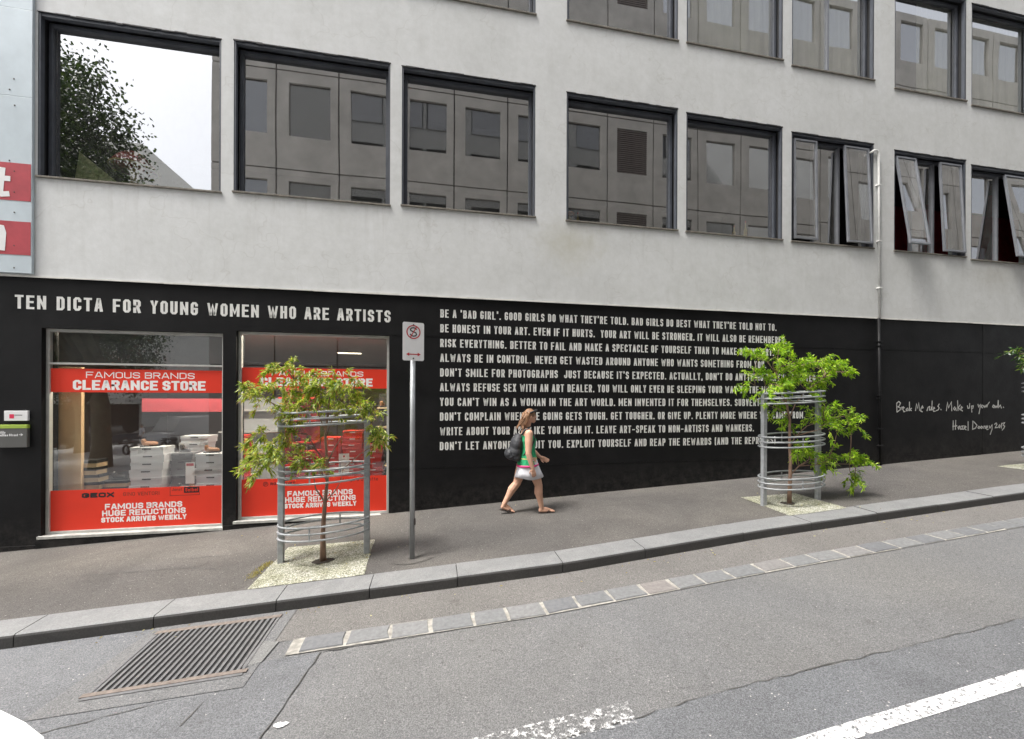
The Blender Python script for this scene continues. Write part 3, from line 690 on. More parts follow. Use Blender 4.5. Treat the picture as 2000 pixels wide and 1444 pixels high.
def upper_window(a, b, c, d, kind, z_up=False):
    wn = empty('window'); wn.parent = bd
    rd = .17; t = .055
    mb = MB()   # dark reveals
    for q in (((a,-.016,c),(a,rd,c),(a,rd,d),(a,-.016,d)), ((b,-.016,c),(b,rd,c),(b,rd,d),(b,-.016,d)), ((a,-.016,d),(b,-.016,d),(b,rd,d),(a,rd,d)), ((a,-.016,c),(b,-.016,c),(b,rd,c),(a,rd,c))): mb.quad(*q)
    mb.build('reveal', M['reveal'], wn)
    mb = MB()   # thin casing at the outer edge
    e = .028
    mb.box(a+.001, a+e, -.012, .05, c, d-.001); mb.box(b-e, b-.001, -.012, .05, c, d-.001)
    mb.box(a+e, b-e, -.004, .06, d-.05, d-.001)
    mb.build('casing', M['frame'], wn)
    mb = MB(); y0, y1 = rd-.06, rd
    ia, ib, ic, idd = a+.03, b-.03, c+.01, d-.05
    mb.box(ia, ia+t, y0, y1, ic, idd); mb.box(ib-t, ib, y0, y1, ic, idd); mb.box(ia+t, ib-t, y0, y1, ic, ic+t); mb.box(ia+t, ib-t, y0, y1, idd-t, idd)
    mb.build('frame', M['frame'], wn, bevel=.004)
    mb = MB(); mb.box(a-.015, b+.015, -.045, rd, c-.022, c+.006); mb.build('sill', M['sill'], wn, bevel=.004)
    # uneven paint build-up over the head
    mb = MB(); x = a-.01
    while x < b:
        L = random.uniform(.06, .25); mb.box(x, min(x+L, b+.01), -.024, -.010, d-random.uniform(.004, .02), d+random.uniform(.0, .012)); x += L
    mb.build('head_edge', M['reveal'], wn)
    yg = rd-.02
    def pane(x0, x1, z0, z1): 
        m = MB(); m.quad((x0, yg, z0), (x1, yg, z0), (x1, yg, z1), (x0, yg, z1)); return m.build('pane', M['gl_up'], wn)
    if not kind:
        pane(ia+t, ib-t, ic+t, idd-t)
    else:
        n = len(kind); wd = (ib-ia-2*t)/n if kind != (0, .2) else None
        edges = [ia+t]
        for i in range(n): edges.append(edges[-1]+(ib-ia-2*t)*(1/n if n != 3 else (.31, .34, .35)[i]))
        for i in range(1, n):
            m = MB(); m.box(edges[i]-.022, edges[i]+.022, y0, y1, ic+t, idd-t); m.build('mullion', M['framel'], wn)
        for i, op in enumerate(kind):
            x0, x1 = edges[i]+(.022 if i else 0), edges[i+1]-(.022 if i < n-1 else 0); z0, z1 = ic+t, idd-t
            if not op: pane(x0, x1, z0, z1); continue
            # top-hung sash, bottom pushed out
            h = z1-z0; ang = math.asin(min(.9, (op+.01)/h)); Mx = Matrix.Translation((0, .02, z1)) @ Matrix.Rotation(-ang, 4, 'X')
            m = MB(); s_ = .035
            m.box(x0, x0+s_, -.02, .02, -h, 0, 0, Mx); m.box(x1-s_, x1, -.02, .02, -h, 0, 0, Mx); m.box(x0+s_, x1-s_, -.02, .02, -h, -h+s_, 0, Mx); m.box(x0+s_, x1-s_, -.02, .02, -s_, 0, 0, Mx)
            sa = m.build('sash', M['framel'], wn)
            m = MB(); m.quad(*[Mx @ Vector(q) for q in ((x0+s_, 0, -h+s_), (x1-s_, 0, -h+s_), (x1-s_, 0, -s_), (x0+s_, 0, -s_))]); m.build('sash_pane', M['gl_up'], wn)
    return wn
kinds = [None]*5 + [(.02, 0, .08), (.27, 0, .08), (0, .22), None, None]
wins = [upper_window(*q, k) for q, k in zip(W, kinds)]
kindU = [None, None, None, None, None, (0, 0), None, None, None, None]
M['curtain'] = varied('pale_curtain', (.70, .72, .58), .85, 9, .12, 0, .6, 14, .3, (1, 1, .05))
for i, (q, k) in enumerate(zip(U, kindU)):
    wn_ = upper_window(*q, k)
    if 4 <= i <= 7:
        a, b, c, d = q; mb = MB(); n = 46; x0_ = a+.06+(.9 if i == 6 else 0)
        for j in range(n):
            xa, xb = x0_+(b-.06-x0_)*j/n, x0_+(b-.06-x0_)*(j+1)/n
            mb.quad((xa, .24+.02*math.sin(j*.9), c+.02), (xb, .24+.02*math.sin((j+1)*.9), c+.02), (xb, .24+.02*math.sin((j+1)*.9), d), (xa, .24+.02*math.sin(j*.9), d))
        mb.build('curtain', M['curtain'], wn_, True)
for q in U2: upper_window(*q, None)
# dark rooms behind the glass
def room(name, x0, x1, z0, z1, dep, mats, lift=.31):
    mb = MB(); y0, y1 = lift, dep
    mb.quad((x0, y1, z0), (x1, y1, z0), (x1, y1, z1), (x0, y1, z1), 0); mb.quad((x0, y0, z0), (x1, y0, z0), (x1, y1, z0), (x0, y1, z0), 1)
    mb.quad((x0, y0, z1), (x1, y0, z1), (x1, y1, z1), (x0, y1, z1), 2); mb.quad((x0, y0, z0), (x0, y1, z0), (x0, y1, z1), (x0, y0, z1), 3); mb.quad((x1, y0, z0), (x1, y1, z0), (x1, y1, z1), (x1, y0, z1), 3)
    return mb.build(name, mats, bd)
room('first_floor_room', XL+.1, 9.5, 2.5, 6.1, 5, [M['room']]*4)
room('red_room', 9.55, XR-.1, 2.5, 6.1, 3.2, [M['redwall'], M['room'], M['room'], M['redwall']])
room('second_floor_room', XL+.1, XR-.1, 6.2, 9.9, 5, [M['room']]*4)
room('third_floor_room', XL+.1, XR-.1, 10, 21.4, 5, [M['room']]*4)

# shop windows
def shop_window(a, b, c, d, zt, transom):
    wn = empty('shop_window'); wn.parent = bd
    y0, y1 = .07, .13; t = .045
    mb = MB(); mb.box(a, a+t, y0, y1, c, d); mb.box(b-t, b, y0, y1, c, d); mb.box(a+t, b-t, y0, y1, c, c+t); mb.box(a+t, b-t, y0, y1, d-t, d)
    mb.build('frame', M['alu'], wn, bevel=.004)
    mb = MB(); mb.box(a-.03, b+.02, -.035, .07, c-.035, c+.008); mb.build('sill', M['sillg'], wn, bevel=.005)
    if transom:
        mb = MB(); mb.box(a+t, b-t, y0, y1, zt, zt+.028); mb.build('transom', M['alu'], wn)
        for z0, z1 in ((c+t, zt), (zt+.028, d-t)):
            m = MB(); m.quad((a+t, .10, z0), (b-t, .10, z0), (b-t, .10, z1), (a+t, .10, z1)); m.build('pane', M['gl_shop'], wn)
        m = MB(); m.box(a+.02, b-.02, .26, .28, zt+.01, d); m.build('blind', M['dgreybox'], wn)
    else:
        m = MB(); m.quad((a+t, .10, c+t), (b-t, .10, c+t), (b-t, .10, d-t), (a+t, .10, d-t)); m.build('pane', M['gl_shop'], wn)
    return wn
sw1 = shop_window(*SH[0], .49, True); sw2 = shop_window(*SH[1], .49, False)
def decal(parent, a, b, z0, z1):
    m = MB(); m.box(a+.045, b-.045, .094, .098, z0, z1); return m.build('red_band', M['decal'], parent)
def lettering(parent, name, items, mat):
    m = MB()
    for it in items: text(m, *it[:-1], **it[-1])
    return tag(m.build(name, mat, parent), kind='stuff')
yL = .0935
for par, (a, b, c, d), zt0, zt1, zb in ((sw1, SH[0], .075, .43, -1.40), (sw2, SH[1], .165, .49, -1.32)):
    decal(par, a, b, zt0, zt1); decal(par, a, b, c+.046, zb)
    wd = b-a; H = zt1-zt0
    lettering(par, 'band_lettering', [("FAMOUS BRANDS", a+wd*.205, a+wd*.815, zt0+H*.61, H*.27, .014, yL, dict(gap=.18, space=.5)),
                                      ("CLEARANCE STORE", a+wd*.135, a+wd*.88, zt0+H*.10, H*.42, .042, yL, dict(hr=1.4, gap=.12, space=.45))], M['dletter'])
    dz = 0 if par is sw1 else .01
    lettering(par, 'band_lettering', [("FAMOUS BRANDS", a+wd*.31, a+wd*.745, c+.335+dz, .088, .019, yL, dict(gap=.16, space=.45)),
                                      ("HUGE REDUCTIONS", a+wd*.295, a+wd*.765, c+.235+dz, .088, .019, yL, dict(gap=.16, space=.45)),
                                      ("STOCK ARRIVES WEEKLY", a+wd*.29, a+wd*.77, c+.140+dz, .078, .019, yL, dict(gap=.16, space=.45))], M['dletter'])
a, b, c, d = SH[0]; wd = b-a
lettering(sw1, 'brand_lettering', [("GEOX", a+wd*.185, a+wd*.36, -1.525, .075, .024, yL, dict(gap=.12))], M['ink'])
lettering(sw1, 'brand_lettering', [("GINO VENTORI", a+wd*.41, a+wd*.615, -1.515, .055, .008, yL, dict(gap=.25)), ("Janet", a+wd*.685, a+wd*.745, -1.465, .05, .007, yL, dict(gap=.25))], M['dred'])
mb = MB(); mb.quad(*[(x, yL, z) for x, z in ((a+wd*.755, -1.50), (a+wd*.845, -1.50), (a+wd*.845, -1.405), (a+wd*.755, -1.405))]); mb.build('brand_block', M['ink'], sw1)
mb = MB(); stroke(mb, [(a+wd*.675, -1.405), (a+wd*.675, -1.535), (a+wd*.845, -1.535), (a+wd*.845, -1.502)], .006, lambda p: (p[0], yL, p[1])); mb.build('brand_outline', M['ink'], sw1)
lettering(sw1, 'brand_lettering', [("Seibel", a+wd*.763, a+wd*.838, -1.478, .055, .010, yL-.002, dict(gap=.25))], M['decal'])
a, b, c, d = SH[1]; wd = b-a
lettering(sw2, 'brand_lettering', [("ROCKPORT", a+wd*.20, a+wd*.36, -1.425, .045, .010, yL, dict(gap=.28)), ("Django & Juliette", a+wd*.66, a+wd*.92, -1.40, .055, .006, yL, dict(gap=.3))], M['ink'])
mb = MB(); stroke(mb, [(a+wd*.17+.035*math.cos(i*math.pi/8), -1.405+.035*math.sin(i*math.pi/8)) for i in range(17)], .006, lambda p: (p[0], yL, p[1]))
stroke(mb, [(a+wd*.165, -1.43), (a+wd*.165, -1.385), (a+wd*.177, -1.385), (a+wd*.177, -1.405), (a+wd*.165, -1.405)], .006, lambda p: (p[0], yL-.0006, p[1])); mb.build('brand_emblem', M['ink'], sw2)

# lettering painted on the black wall
def painted(s, x0, x1, z0, H, T, **k):
    m = MB(); text(m, s, x0, x1, z0, H, T, -.0022, **k); return tag(m.build('painted_line', M['letter'], bd), kind='stuff')
hd = "TEN DICTA FOR YOUNG WOMEN WHO ARE ARTISTS"
def adv_(ch): return .95 if ch == ' ' else (NARROW.get(ch) or WIDE.get(ch, 1.))
u_ = (-.725+5.98)/(sum(adv_(ch)+(0 if ch == ' ' else .34) for ch in hd)-.34); x_ = -5.98
for ch in hd:
    if ch != ' ':
        m = MB(); text(m, ch, x_, x_+adv_(ch)*u_, 1.285, .200, .040, -.0022, hr=1.3, jit=.002); m.build('painted_letter', M['letter'], bd)
    x_ += (adv_(ch)+(0 if ch == ' ' else .34))*u_
rows = [("BE A 'BAD GIRL'. GOOD GIRLS DO WHAT THEY'RE TOLD. BAD GIRLS DO BEST WHAT THEY'RE TOLD NOT TO.", 6.86), ("BE HONEST IN YOUR ART. EVEN IF IT HURTS.  YOUR ART WILL BE STRONGER. IT WILL ALSO BE REMEMBERED.", 7.10),
        ("RISK EVERYTHING. BETTER TO FAIL AND MAKE A SPECTACLE OF YOURSELF THAN TO MAKE BORING ART.", 6.80), ("ALWAYS BE IN CONTROL. NEVER GET WASTED AROUND ANYONE WHO WANTS SOMETHING FROM YOU.", 6.62),
        ("DON'T SMILE FOR PHOTOGRAPHS  JUST BECAUSE IT'S EXPECTED. ACTUALLY, DON'T DO ANYTHING THAT'S EXPECTED.", 7.85), ("ALWAYS REFUSE SEX WITH AN ART DEALER. YOU WILL ONLY EVER BE SLEEPING YOUR WAY TO THE MIDDLE.", 7.02),
        ("YOU CAN'T WIN AS A WOMAN IN THE ART WORLD. MEN INVENTED IT FOR THEMSELVES. SUBVERT IT.", 6.70), ("DON'T COMPLAIN WHEN THE GOING GETS TOUGH. GET TOUGHER. OR GIVE UP. PLENTY MORE WHERE YOU CAME FROM.", 7.55),
        ("WRITE ABOUT YOUR ART LIKE YOU MEAN IT. LEAVE ART-SPEAK TO NON-ARTISTS AND WANKERS.", 6.34), ("DON'T LET ANYONE EXPLOIT YOU. EXPLOIT YOURSELF AND REAP THE REWARDS (AND THE REPROOFS).", 6.90)]
for i, (s, x1) in enumerate(rows):
    painted(s, .105, x1, 1.402-.2553*i, .140, .0255, hr=1.4, gap=.36, space=.80, jit=.0015)
# handwritten line and signature
def script(s, x0, x1, z0, H, T, sl, cap=1.):
    m = MB(); x = x0; u = (x1-x0)
    n = sum({' ': .9}.get(ch, NARROW.get(ch, 1)*.85+.25) for ch in s)
    for ch in s:
        a = u/n*{' ': .9}.get(ch, NARROW.get(ch, 1)*.85+.25)
        if ch != ' ':
            dz = random.uniform(-.012, .012); hh = H*random.uniform(.92, 1.1)
            for k, st in enumerate(G[ch]):
                pts = [(x+gx*a*.78+.16*gz*hh+random.uniform(-.004, .004), z0+dz+gz*hh+sl*(x-x0)+random.uniform(-.006, .006)) for gx, gz in st]
                stroke(m, pts, T*1.25*random.uniform(.85, 1.2), lambda p, k=k: (p[0], -.003-.0006*k, p[1]))
        x += a
    return tag(m.build('handwriting', M['chalk'], bd), kind='stuff')
SIG = [[[(9.908,-0.071),(9.915,-0.259)],[(9.908,-0.071),(9.962,-0.032),(10.011,-0.063),(9.972,-0.134),(9.934,-0.149),(10.011,-0.173),(10.002,-0.212),(9.924,-0.259)],[(10.044,-0.157),(10.05,-0.204)],[(10.044,-0.173),(10.083,-0.149)],[(10.066,-0.196),(10.109,-0.168),(10.089,-0.149),(10.07,-0.193),(10.099,-0.256),(10.131,-0.247)],[(10.201,-0.178),(10.158,-0.204),(10.178,-0.236),(10.217,-0.212),(10.213,-0.181),(10.233,-0.228)],[(10.249,-0.047),(10.256,-0.228)],[(10.305,-0.181),(10.26,-0.205),(10.299,-0.231)]],[[(10.424,-0.228),(10.449,-0.083),(10.485,-0.184),(10.512,-0.062),(10.539,-0.226)],[(10.573,-0.184),(10.632,-0.169),(10.612,-0.127),(10.573,-0.184),(10.565,-0.241),(10.609,-0.257)]],[[(10.743,-0.232),(10.772,-0.158),(10.817,-0.142)],[(10.813,-0.166),(10.809,-0.221),(10.853,-0.213),(10.863,-0.162)],[(10.883,-0.022),(10.877,-0.221)],[(10.904,-0.205),(10.954,-0.182),(10.934,-0.158),(10.91,-0.197),(10.924,-0.249),(10.969,-0.245)],[(11.079,-0.089),(11.045,-0.134),(11.08,-0.169),(11.056,-0.214),(11.005,-0.233)],[(11.127,-0.204),(11.133,-0.214)]],[[(11.291,-0.233),(11.32,-0.05),(11.352,-0.169),(11.434,-0.037),(11.445,-0.234)],[(11.527,-0.15),(11.496,-0.19),(11.528,-0.223),(11.558,-0.174),(11.573,-0.231)],[(11.61,-0.012),(11.623,-0.231)],[(11.683,-0.109),(11.627,-0.169),(11.69,-0.218)],[(11.7,-0.194),(11.75,-0.166),(11.719,-0.142),(11.698,-0.202),(11.748,-0.241)]],[[(11.899,-0.126),(11.914,-0.183),(11.956,-0.174),(11.966,-0.077)],[(12.03,-0.268),(12.013,-0.134),(12.072,-0.125),(12.061,-0.174),(12.025,-0.192)]],[[(12.21,-0.093),(12.231,-0.15),(12.284,-0.093),(12.274,-0.166),(12.243,-0.301)],[(12.327,-0.109),(12.306,-0.15),(12.349,-0.175),(12.37,-0.125),(12.327,-0.109)],[(12.391,-0.125),(12.413,-0.162),(12.456,-0.109),(12.467,-0.15)],[(12.477,-0.15),(12.492,-0.104),(12.546,-0.043)]],[[(12.672,-0.109),(12.65,-0.15),(12.694,-0.17),(12.715,-0.125),(12.672,-0.109)],[(12.726,-0.134),(12.748,-0.167),(12.776,-0.13),(12.798,-0.163),(12.815,-0.004)],[(12.819,-0.009),(12.829,-0.167),(12.879,-0.109),(12.916,-0.177)],[(12.973,-0.154),(12.98,-0.165)]],[[(11.487,-0.465),(11.484,-0.662)],[(11.56,-0.457),(11.55,-0.654)],[(11.477,-0.589),(11.591,-0.577)],[(11.668,-0.584),(11.623,-0.611),(11.644,-0.652),(11.685,-0.596),(11.7,-0.656)],[(11.716,-0.588),(11.773,-0.579),(11.727,-0.653),(11.792,-0.653)],[(11.8,-0.624),(11.857,-0.605),(11.821,-0.579),(11.8,-0.629),(11.855,-0.667)],[(11.915,-0.484),(11.916,-0.679)]],[[(12.063,-0.477),(12.053,-0.659),(12.138,-0.636),(12.184,-0.568),(12.095,-0.493),(12.058,-0.477)],[(12.237,-0.593),(12.212,-0.625),(12.244,-0.645),(12.276,-0.613),(12.237,-0.593)],[(12.312,-0.59),(12.291,-0.626),(12.319,-0.646),(12.351,-0.613),(12.312,-0.59)],[(12.383,-0.643),(12.389,-0.594),(12.426,-0.594),(12.432,-0.644)],[(12.447,-0.631),(12.501,-0.611),(12.479,-0.582),(12.447,-0.627),(12.48,-0.671),(12.516,-0.661)],[(12.544,-0.587),(12.566,-0.64),(12.63,-0.563),(12.631,-0.662),(12.577,-0.78)]],[[(12.713,-0.551),(12.761,-0.521),(12.783,-0.556),(12.728,-0.633),(12.82,-0.623)],[(12.859,-0.565),(12.837,-0.598),(12.859,-0.631),(12.887,-0.595),(12.859,-0.565)],[(12.924,-0.532),(12.914,-0.64)],[(12.946,-0.533),(13.017,-0.516),(12.968,-0.574),(13.017,-0.6),(12.991,-0.644),(12.943,-0.685)]]]
for wd_ in SIG:
    m = MB()
    for k, st in enumerate(wd_): stroke(m, st, .022, lambda p, k=k: (p[0], -.003-.0006*k, p[1]))
    tag(m.build('handwriting', M['chalk'], bd), kind='stuff')

# downpipe
dp = empty('downpipe', (0, 0, 0), label='thin white pipe running down the wall and painted black below', cat='pipe')
MB().tube([(9.14, -.04, 5.28), (9.22, -.05, 5.33), (9.30, -.055, 5.33), (9.335, -.055, 5.27), (9.34, -.055, 4.9), (9.37, -.055, ZB)], .022, 10).build('pipe_length', M['pipew'], dp, True)
MB().tube([(9.37, -.04, ZB), (9.43, -.04, -1.42)], .026, 10).build('black_pipe_length', M['black'], dp, True)
for z, mt in ((4.6, 'pipew'), (3.4, 'pipew'), (2.4, 'pipew'), (1.25, 'black'), (1.16, 'black'), (.1, 'black'), (.03, 'black'), (-.62, 'black'), (-.98, 'black')):
    x = 9.34+(5-z)*.014; MB().box(x-.045, x+.045, -.085 if z < 1.7 else -.08, 0, z-.014, z+.014).build('pipe_clip', M[mt], dp, bevel=.004)

# wall plaques
pl = empty('wall_plaque', (0, 0, 0), label='small white plaque with a pink square above the street name sign', cat='plaque')
MB().box(-6.085, -5.80, -.03, 0, -.345, -.200).build('plate', M['signwhite'], pl, bevel=.004)
MB().box(-6.02, -5.965, -.0315, -.0302, -.31, -.25).build('emblem', varied('pink_ink', (.7, .03, .09), .5, 5, .02, 0, 0), pl)
mb = MB(); text(mb, 'Renlife', -5.955, -5.87, -.268, .022, .004, -.0315, gap=.3) if False else stroke(mb, [(-5.955, -.262), (-5.87, -.264)], .010, lambda p: (p[0], -.0315, p[1])); mb.build('print', M['dgreybox'], pl)
ps = empty('street_name_sign', (0, 0, 0), label='grey street name sign with green top strip on the black wall', cat='sign')
MB().box(-6.15, -5.795, -.05, 0, -.73, -.405).build('sign_box', varied('grey_sign', (.10, .10, .095), .5, 5, .05, 0, 0), ps, bevel=.004)
MB().box(-6.152, -5.793, -.053, -.001, -.455, -.402).build('green_strip', varied('green_strip', (.32, .45, .06), .5, 5, .05, 0, 0), ps, bevel=.004)
mb = MB(); text(mb, 'Little', -6.13, -6.05, -.528, .034, .007, -.0512, gap=.3); text(mb, 'Collins Street', -6.13, -5.90, -.566, .034, .007, -.0512, gap=.3, space=.5)
stroke(mb, [(-5.885, -.546), (-5.845, -.546)], .007, lambda p: (p[0], -.0512, p[1])); stroke(mb, [(-5.862, -.531), (-5.845, -.546), (-5.862, -.561)], .007, lambda p: (p[0], -.0518, p[1]))
mb.build('sign_lettering', M['white'], ps)

# ------------------------------------------------------------ shop interior
mb = MB()
def rm(mb, x0, x1, y0, y1, z0, z1):
    mb.quad((x0, y1, z0), (x1, y1, z0), (x1, y1, z1), (x0, y1, z1), 0); mb.quad((x0, y0, z0), (x1, y0, z0), (x1, y1, z0), (x0, y1, z0), 1)
    mb.quad((x0, y0, z1), (x1, y0, z1), (x1, y1, z1), (x0, y1, z1), 2); mb.quad((x0, y0, z0), (x0, y1, z0), (x0, y1, z1), (x0, y0, z1), 0); mb.quad((x1, y0, z0), (x1, y1, z0), (x1, y1, z1), (x1, y0, z1), 0)
rm(mb, -8.8, 3.5, .285, 8.5, -2.15, 1.25)
mb.build('shop_room', [varied('shop_wall', (.20, .15, .14), .8, 1, .1), varied('shop_floor', (.12, .10, .09), .5), M['ceiling']], bd)
for (x, y, wh) in ((-2.3, 4.8, 'left rear'), (-.9, 5.4, 'right rear'), (-5.2, .75, 'first added front'), (-4.0, .75, 'second added front'), (-2.4, .8, 'third added front'), (-1.3, .8, 'last added front')):  # front four are added out of view to light the boxes
    l = empty('ceiling_or_fill_lamp', label=f'small lit lamp in the shop ceiling, the {wh} one', cat='ceiling light', group='lit downlights in the shop ceiling'); l.location = (x, y, 1.25)
    MB().box(-.30, .30, -.08, .08, -.012, -.004).build('lens', M['lamp2' if 'rear' in wh else 'lamp'], l); MB().box(-.33, .33, -.11, .11, -.004, 0).build('trim', M['alu'], l)
MB().box(-1.55, -1.0, 1.5, 1.8, 1.235, 1.249).build('ceiling_vent', M['louvre'], bd)
# timber end panel, back displays
tag(MB().box(-6.02, -5.42, .36, .42, -2.14, .47).build('timber_panel', M['timber'], bevel=.004), 'pale timber panel standing inside the left edge of the first shop window', 'panel')
def shelf(name, x0, x1, y, z0, zs, lab, back, mat):
    s_ = empty(name, (0, 0, 0), label=lab, cat='shelves')
    MB().box(x0, x1, y+.30, y+.33, z0, zs[-1]+.3).build('back_panel', back, s_)
    for z in zs: MB().box(x0, x1, y-.02, y+.30, z-.015, z+.015).build('shelf_board', mat, s_)
    return s_
shelf('display_shelves', -3.05, -2.35, 1.7, -2.1, (-1.35, -.9, -.45, 0), 'dark red shoe shelves at the left of the second shop window', M['redwall'], M['redbox'])
shelf('display_shelves', -1.15, .1, 1.6, -2.1, (-1.4, -1.0, -.6, -.2), 'dark shoe shelves behind the right edge of the second shop window', M['room'], M['kraft'])
shelf('display_shelves', -4.9, -3.3, 3.4, -2.1, (-1.3, -.8, -.3), 'pale shoe shelves deep behind the first shop window', M['greybox'], M['signwhite'])
tag(MB().box(-5.35, -3.75, 1.6, 1.64, -.27, -.02).build('hanging_banner', M['redstripe']), 'red banner hanging inside the first shop window', 'banner')
tag(MB().box(-5.25, -3.3, .45, 1.1, -2.1, -1.56).build('display_plinth', M['redwall'], bevel=.01), 'red display plinth under the grey shoe boxes', 'plinth')
tag(MB().box(-3.0, -.85, .70, 1.25, -1.9, -1.55).build('display_plinth', M['redwall'], bevel=.01), 'dark red display plinth under the red shoe boxes', 'plinth')
def shoebox(w_, h, d, mat, lid, tagm):
    mb = MB().box(-w_/2, w_/2, -d/2, d/2, 0, h*.72).mesh('carton', mat); ml = MB().box(-w_/2-.006, w_/2+.006, -d/2-.006, d/2+.006, h*.60, h).mesh('lid', lid)
    mt = MB().box(-w_*.14, w_*.14, -d/2-.0085, -d/2-.0062, h*.70, h*.86).mesh('label_sticker', tagm)
    return mb, ml, mt
def stack(xc, yc, z0, n, dims, mats, what, where):
    ms = shoebox(*dims, *mats)
    for k in range(n):
        pos = 'lowest' if k == 0 else 'topmost' if k == n-1 else ('second','third','fourth','fifth','sixth','seventh','eighth')[k-1] + ' from the bottom'
        e = empty('shoe_box', (xc+random.uniform(-.02, .02), yc+random.uniform(-.02, .02), z0+k*(dims[1]+.002)), random.uniform(-.05, .05), label=f'{what}, {pos} in {where}', cat='shoe box', group='shoe boxes stacked in the shop')
        for nm, me in zip(('carton', 'lid', 'label_sticker'), ms):
            o = bpy.data.objects.new(nm, me); COL.objects.link(o); o.parent = e
gm = (M['greybox'], M['greybox'], M['ink']); dg = (M['dgreybox'], M['dgreybox'], M['ink']); rdm = (M['redbox'], M['redbox'], M['dletter']); kf_ = (M['kraft'], M['ink'], M['ink'])
stack(-4.60, .62, -1.555, 6, (.46, .122, .30), gm, 'pale grey shoe box', 'the left grey stack')
stack(-3.68, .62, -1.555, 5, (.42, .122, .30), gm, 'pale grey shoe box', 'the right grey stack')
stack(-4.18, .80, -1.555, 5, (.30, .122, .34), dg, 'dark grey shoe box', 'the dark middle stack')
stack(-4.22, 1.25, -1.555, 7, (.44, .122, .30), gm, 'pale grey shoe box', 'the rear grey stack')
stack(-3.55, 1.2, -1.555, 7, (.34, .122, .30), rdm, 'red shoe box', 'the rear red stack')
stack(-5.40, .55, -1.70, 6, (.30, .115, .22), kf_, 'brown black-lidded shoe box', 'the stack by the panel')
stack(-5.08, .62, -1.555, 2, (.30, .10, .22), kf_, 'brown black-lidded shoe box', 'the low brown stack')
stack(-2.25, .95, -1.545, 5, (.36, .115, .28), rdm, 'red shoe box', 'the low left red stack')
stack(-1.86, 1.0, -1.545, 7, (.34, .115, .28), rdm, 'red shoe box', 'the tall middle red stack')
stack(-1.49, .95, -1.545, 8, (.34, .115, .28), rdm, 'red shoe box', 'the tallest red stack')
stack(-1.12, .92, -1.545, 6, (.34, .115, .28), rdm, 'red shoe box', 'the right red stack')
cd = empty('price_card', (-3.95, .44, -1.20), label='white card with red top hanging in front of the grey boxes', cat='card')
MB().box(-.065, .065, -.003, 0, -.22, .13).build('card', M['white'], cd); MB().box(-.055, .055, -.0045, -.0032, .07, .115).build('card_stripe', M['signred'], cd)
cd = empty('price_card', (-1.62, .78, -1.10), label='white card in front of the tallest red stack of boxes', cat='card')
MB().box(-.09, .09, -.003, 0, -.30, .08).build('card', M['white'], cd); MB().ball((0, -.004, .03), (.018, .002, .018), None, 8).build('card_dot', M['signred'], cd)
def shoe(x, y, z, rz, mat, lab):
    s_ = empty('shoe', (x, y, z), rz, label=lab, cat='shoe', group='shoes on display in the shop')
    MB().loft([((0, 0, 0), .13, .042), ((0, 0, .018), .132, .044)], 16).build('sole', M['ink'], s_)
    mb = MB(); mb.cap((.07, 0, .045), (-.06, 0, .055), .034, .042); mb.cap((-.07, 0, .06), (-.08, 0, .10), .038, .034); mb.build('upper', mat, s_, True)
for i, (x, y, z, mt, wh) in enumerate(((-4.62, .60, -.82, 'tan', 'on top of the left grey stack'), (-3.70, .60, -.94, 'tan', 'on top of the right grey stack'), (-4.2, .78, -.94, 'shoe', 'on top of the dark grey stack'), (-4.05, .50, -1.55, 'shoe', 'at the foot of the dark grey boxes'),
        (-5.06, .6, -1.35, 'shoe', 'on the low brown stack'), (-3.88, .47, -1.55, 'tan', 'on the plinth by the right grey stack'), (-2.28, .93, -.96, 'shoe', 'on the low left red stack'), (-1.12, .92, -.85, 'shoe', 'on the right red stack'), (-2.7, .9, -1.54, 'tan', 'on the dark red plinth at its left end'))):
    shoe(x, y, z+.005, random.uniform(-.7, .7), M[mt], ('brown' if mt == 'tan' else 'black')+' shoe '+wh)
ORD = ('first', 'second', 'third', 'fourth', 'fifth', 'sixth')
for r_, z in enumerate((-1.385, -.985, -.585, -.185)):
    for k in range(6):
        shoe(-1.05+.19*k, 1.72, z+.0, 1.57+random.uniform(-.2, .2), M['shoe' if (k+r_) % 3 else 'tan'], ORD[k]+' shoe from the left on the '+('lowest', 'second', 'third', 'top')[r_]+' shelf at the right')
for r_, z in enumerate((-1.335, -.885, -.435, .015)):
    for k in range(3):
        shoe(-2.95+.22*k, 1.82, z, 1.57+random.uniform(-.2, .2), M['shoe'], ORD[k]+' black shoe from the left on the '+('lowest', 'second', 'third', 'top')[r_]+' dark red shelf')

# things on the upper window sills
ml = empty('table_lamp', (-4.80, .50, 3.32), label='red leaded glass lamp with gold stem inside the upper left window', cat='lamp')
MB().loft([((0, 0, 0), .10, .10), ((0, 0, .03), .08, .08), ((0, 0, .08), .055, .055), ((0, 0, .30), .05, .05), ((0, 0, .40), .07, .07), ((0, 0, .44), .05, .05)], 14).build('lamp_stem', varied('gold', (.85, .62, .22), .4), ml, True)
MB().loft([((0, 0, .38), .30, .30), ((0, 0, .43), .29, .29), ((0, 0, .54), .22, .22), ((0, 0, .63), .12, .12), ((0, 0, .66), .05, .05)], 20).build('lamp_shade', varied('red_glass', (.75, .05, .09), .3, 25, .6), ml, True)
MB().tube([(.305*math.cos(q*.314), .305*math.sin(q*.314), .385) for q in range(20)], .018, 6, 0, True).build('shade_rim', varied('gold_rim', (.85, .65, .25), .4), ml, True)
mb = MB(); mb.poly([(-5.42, .22, 3.30), (-4.80, .26, 3.30), (-5.40, .28, 3.80)]); mb.poly([(-5.42, .24, 3.30), (-4.80, .28, 3.30), (-5.40, .30, 3.80)]); 
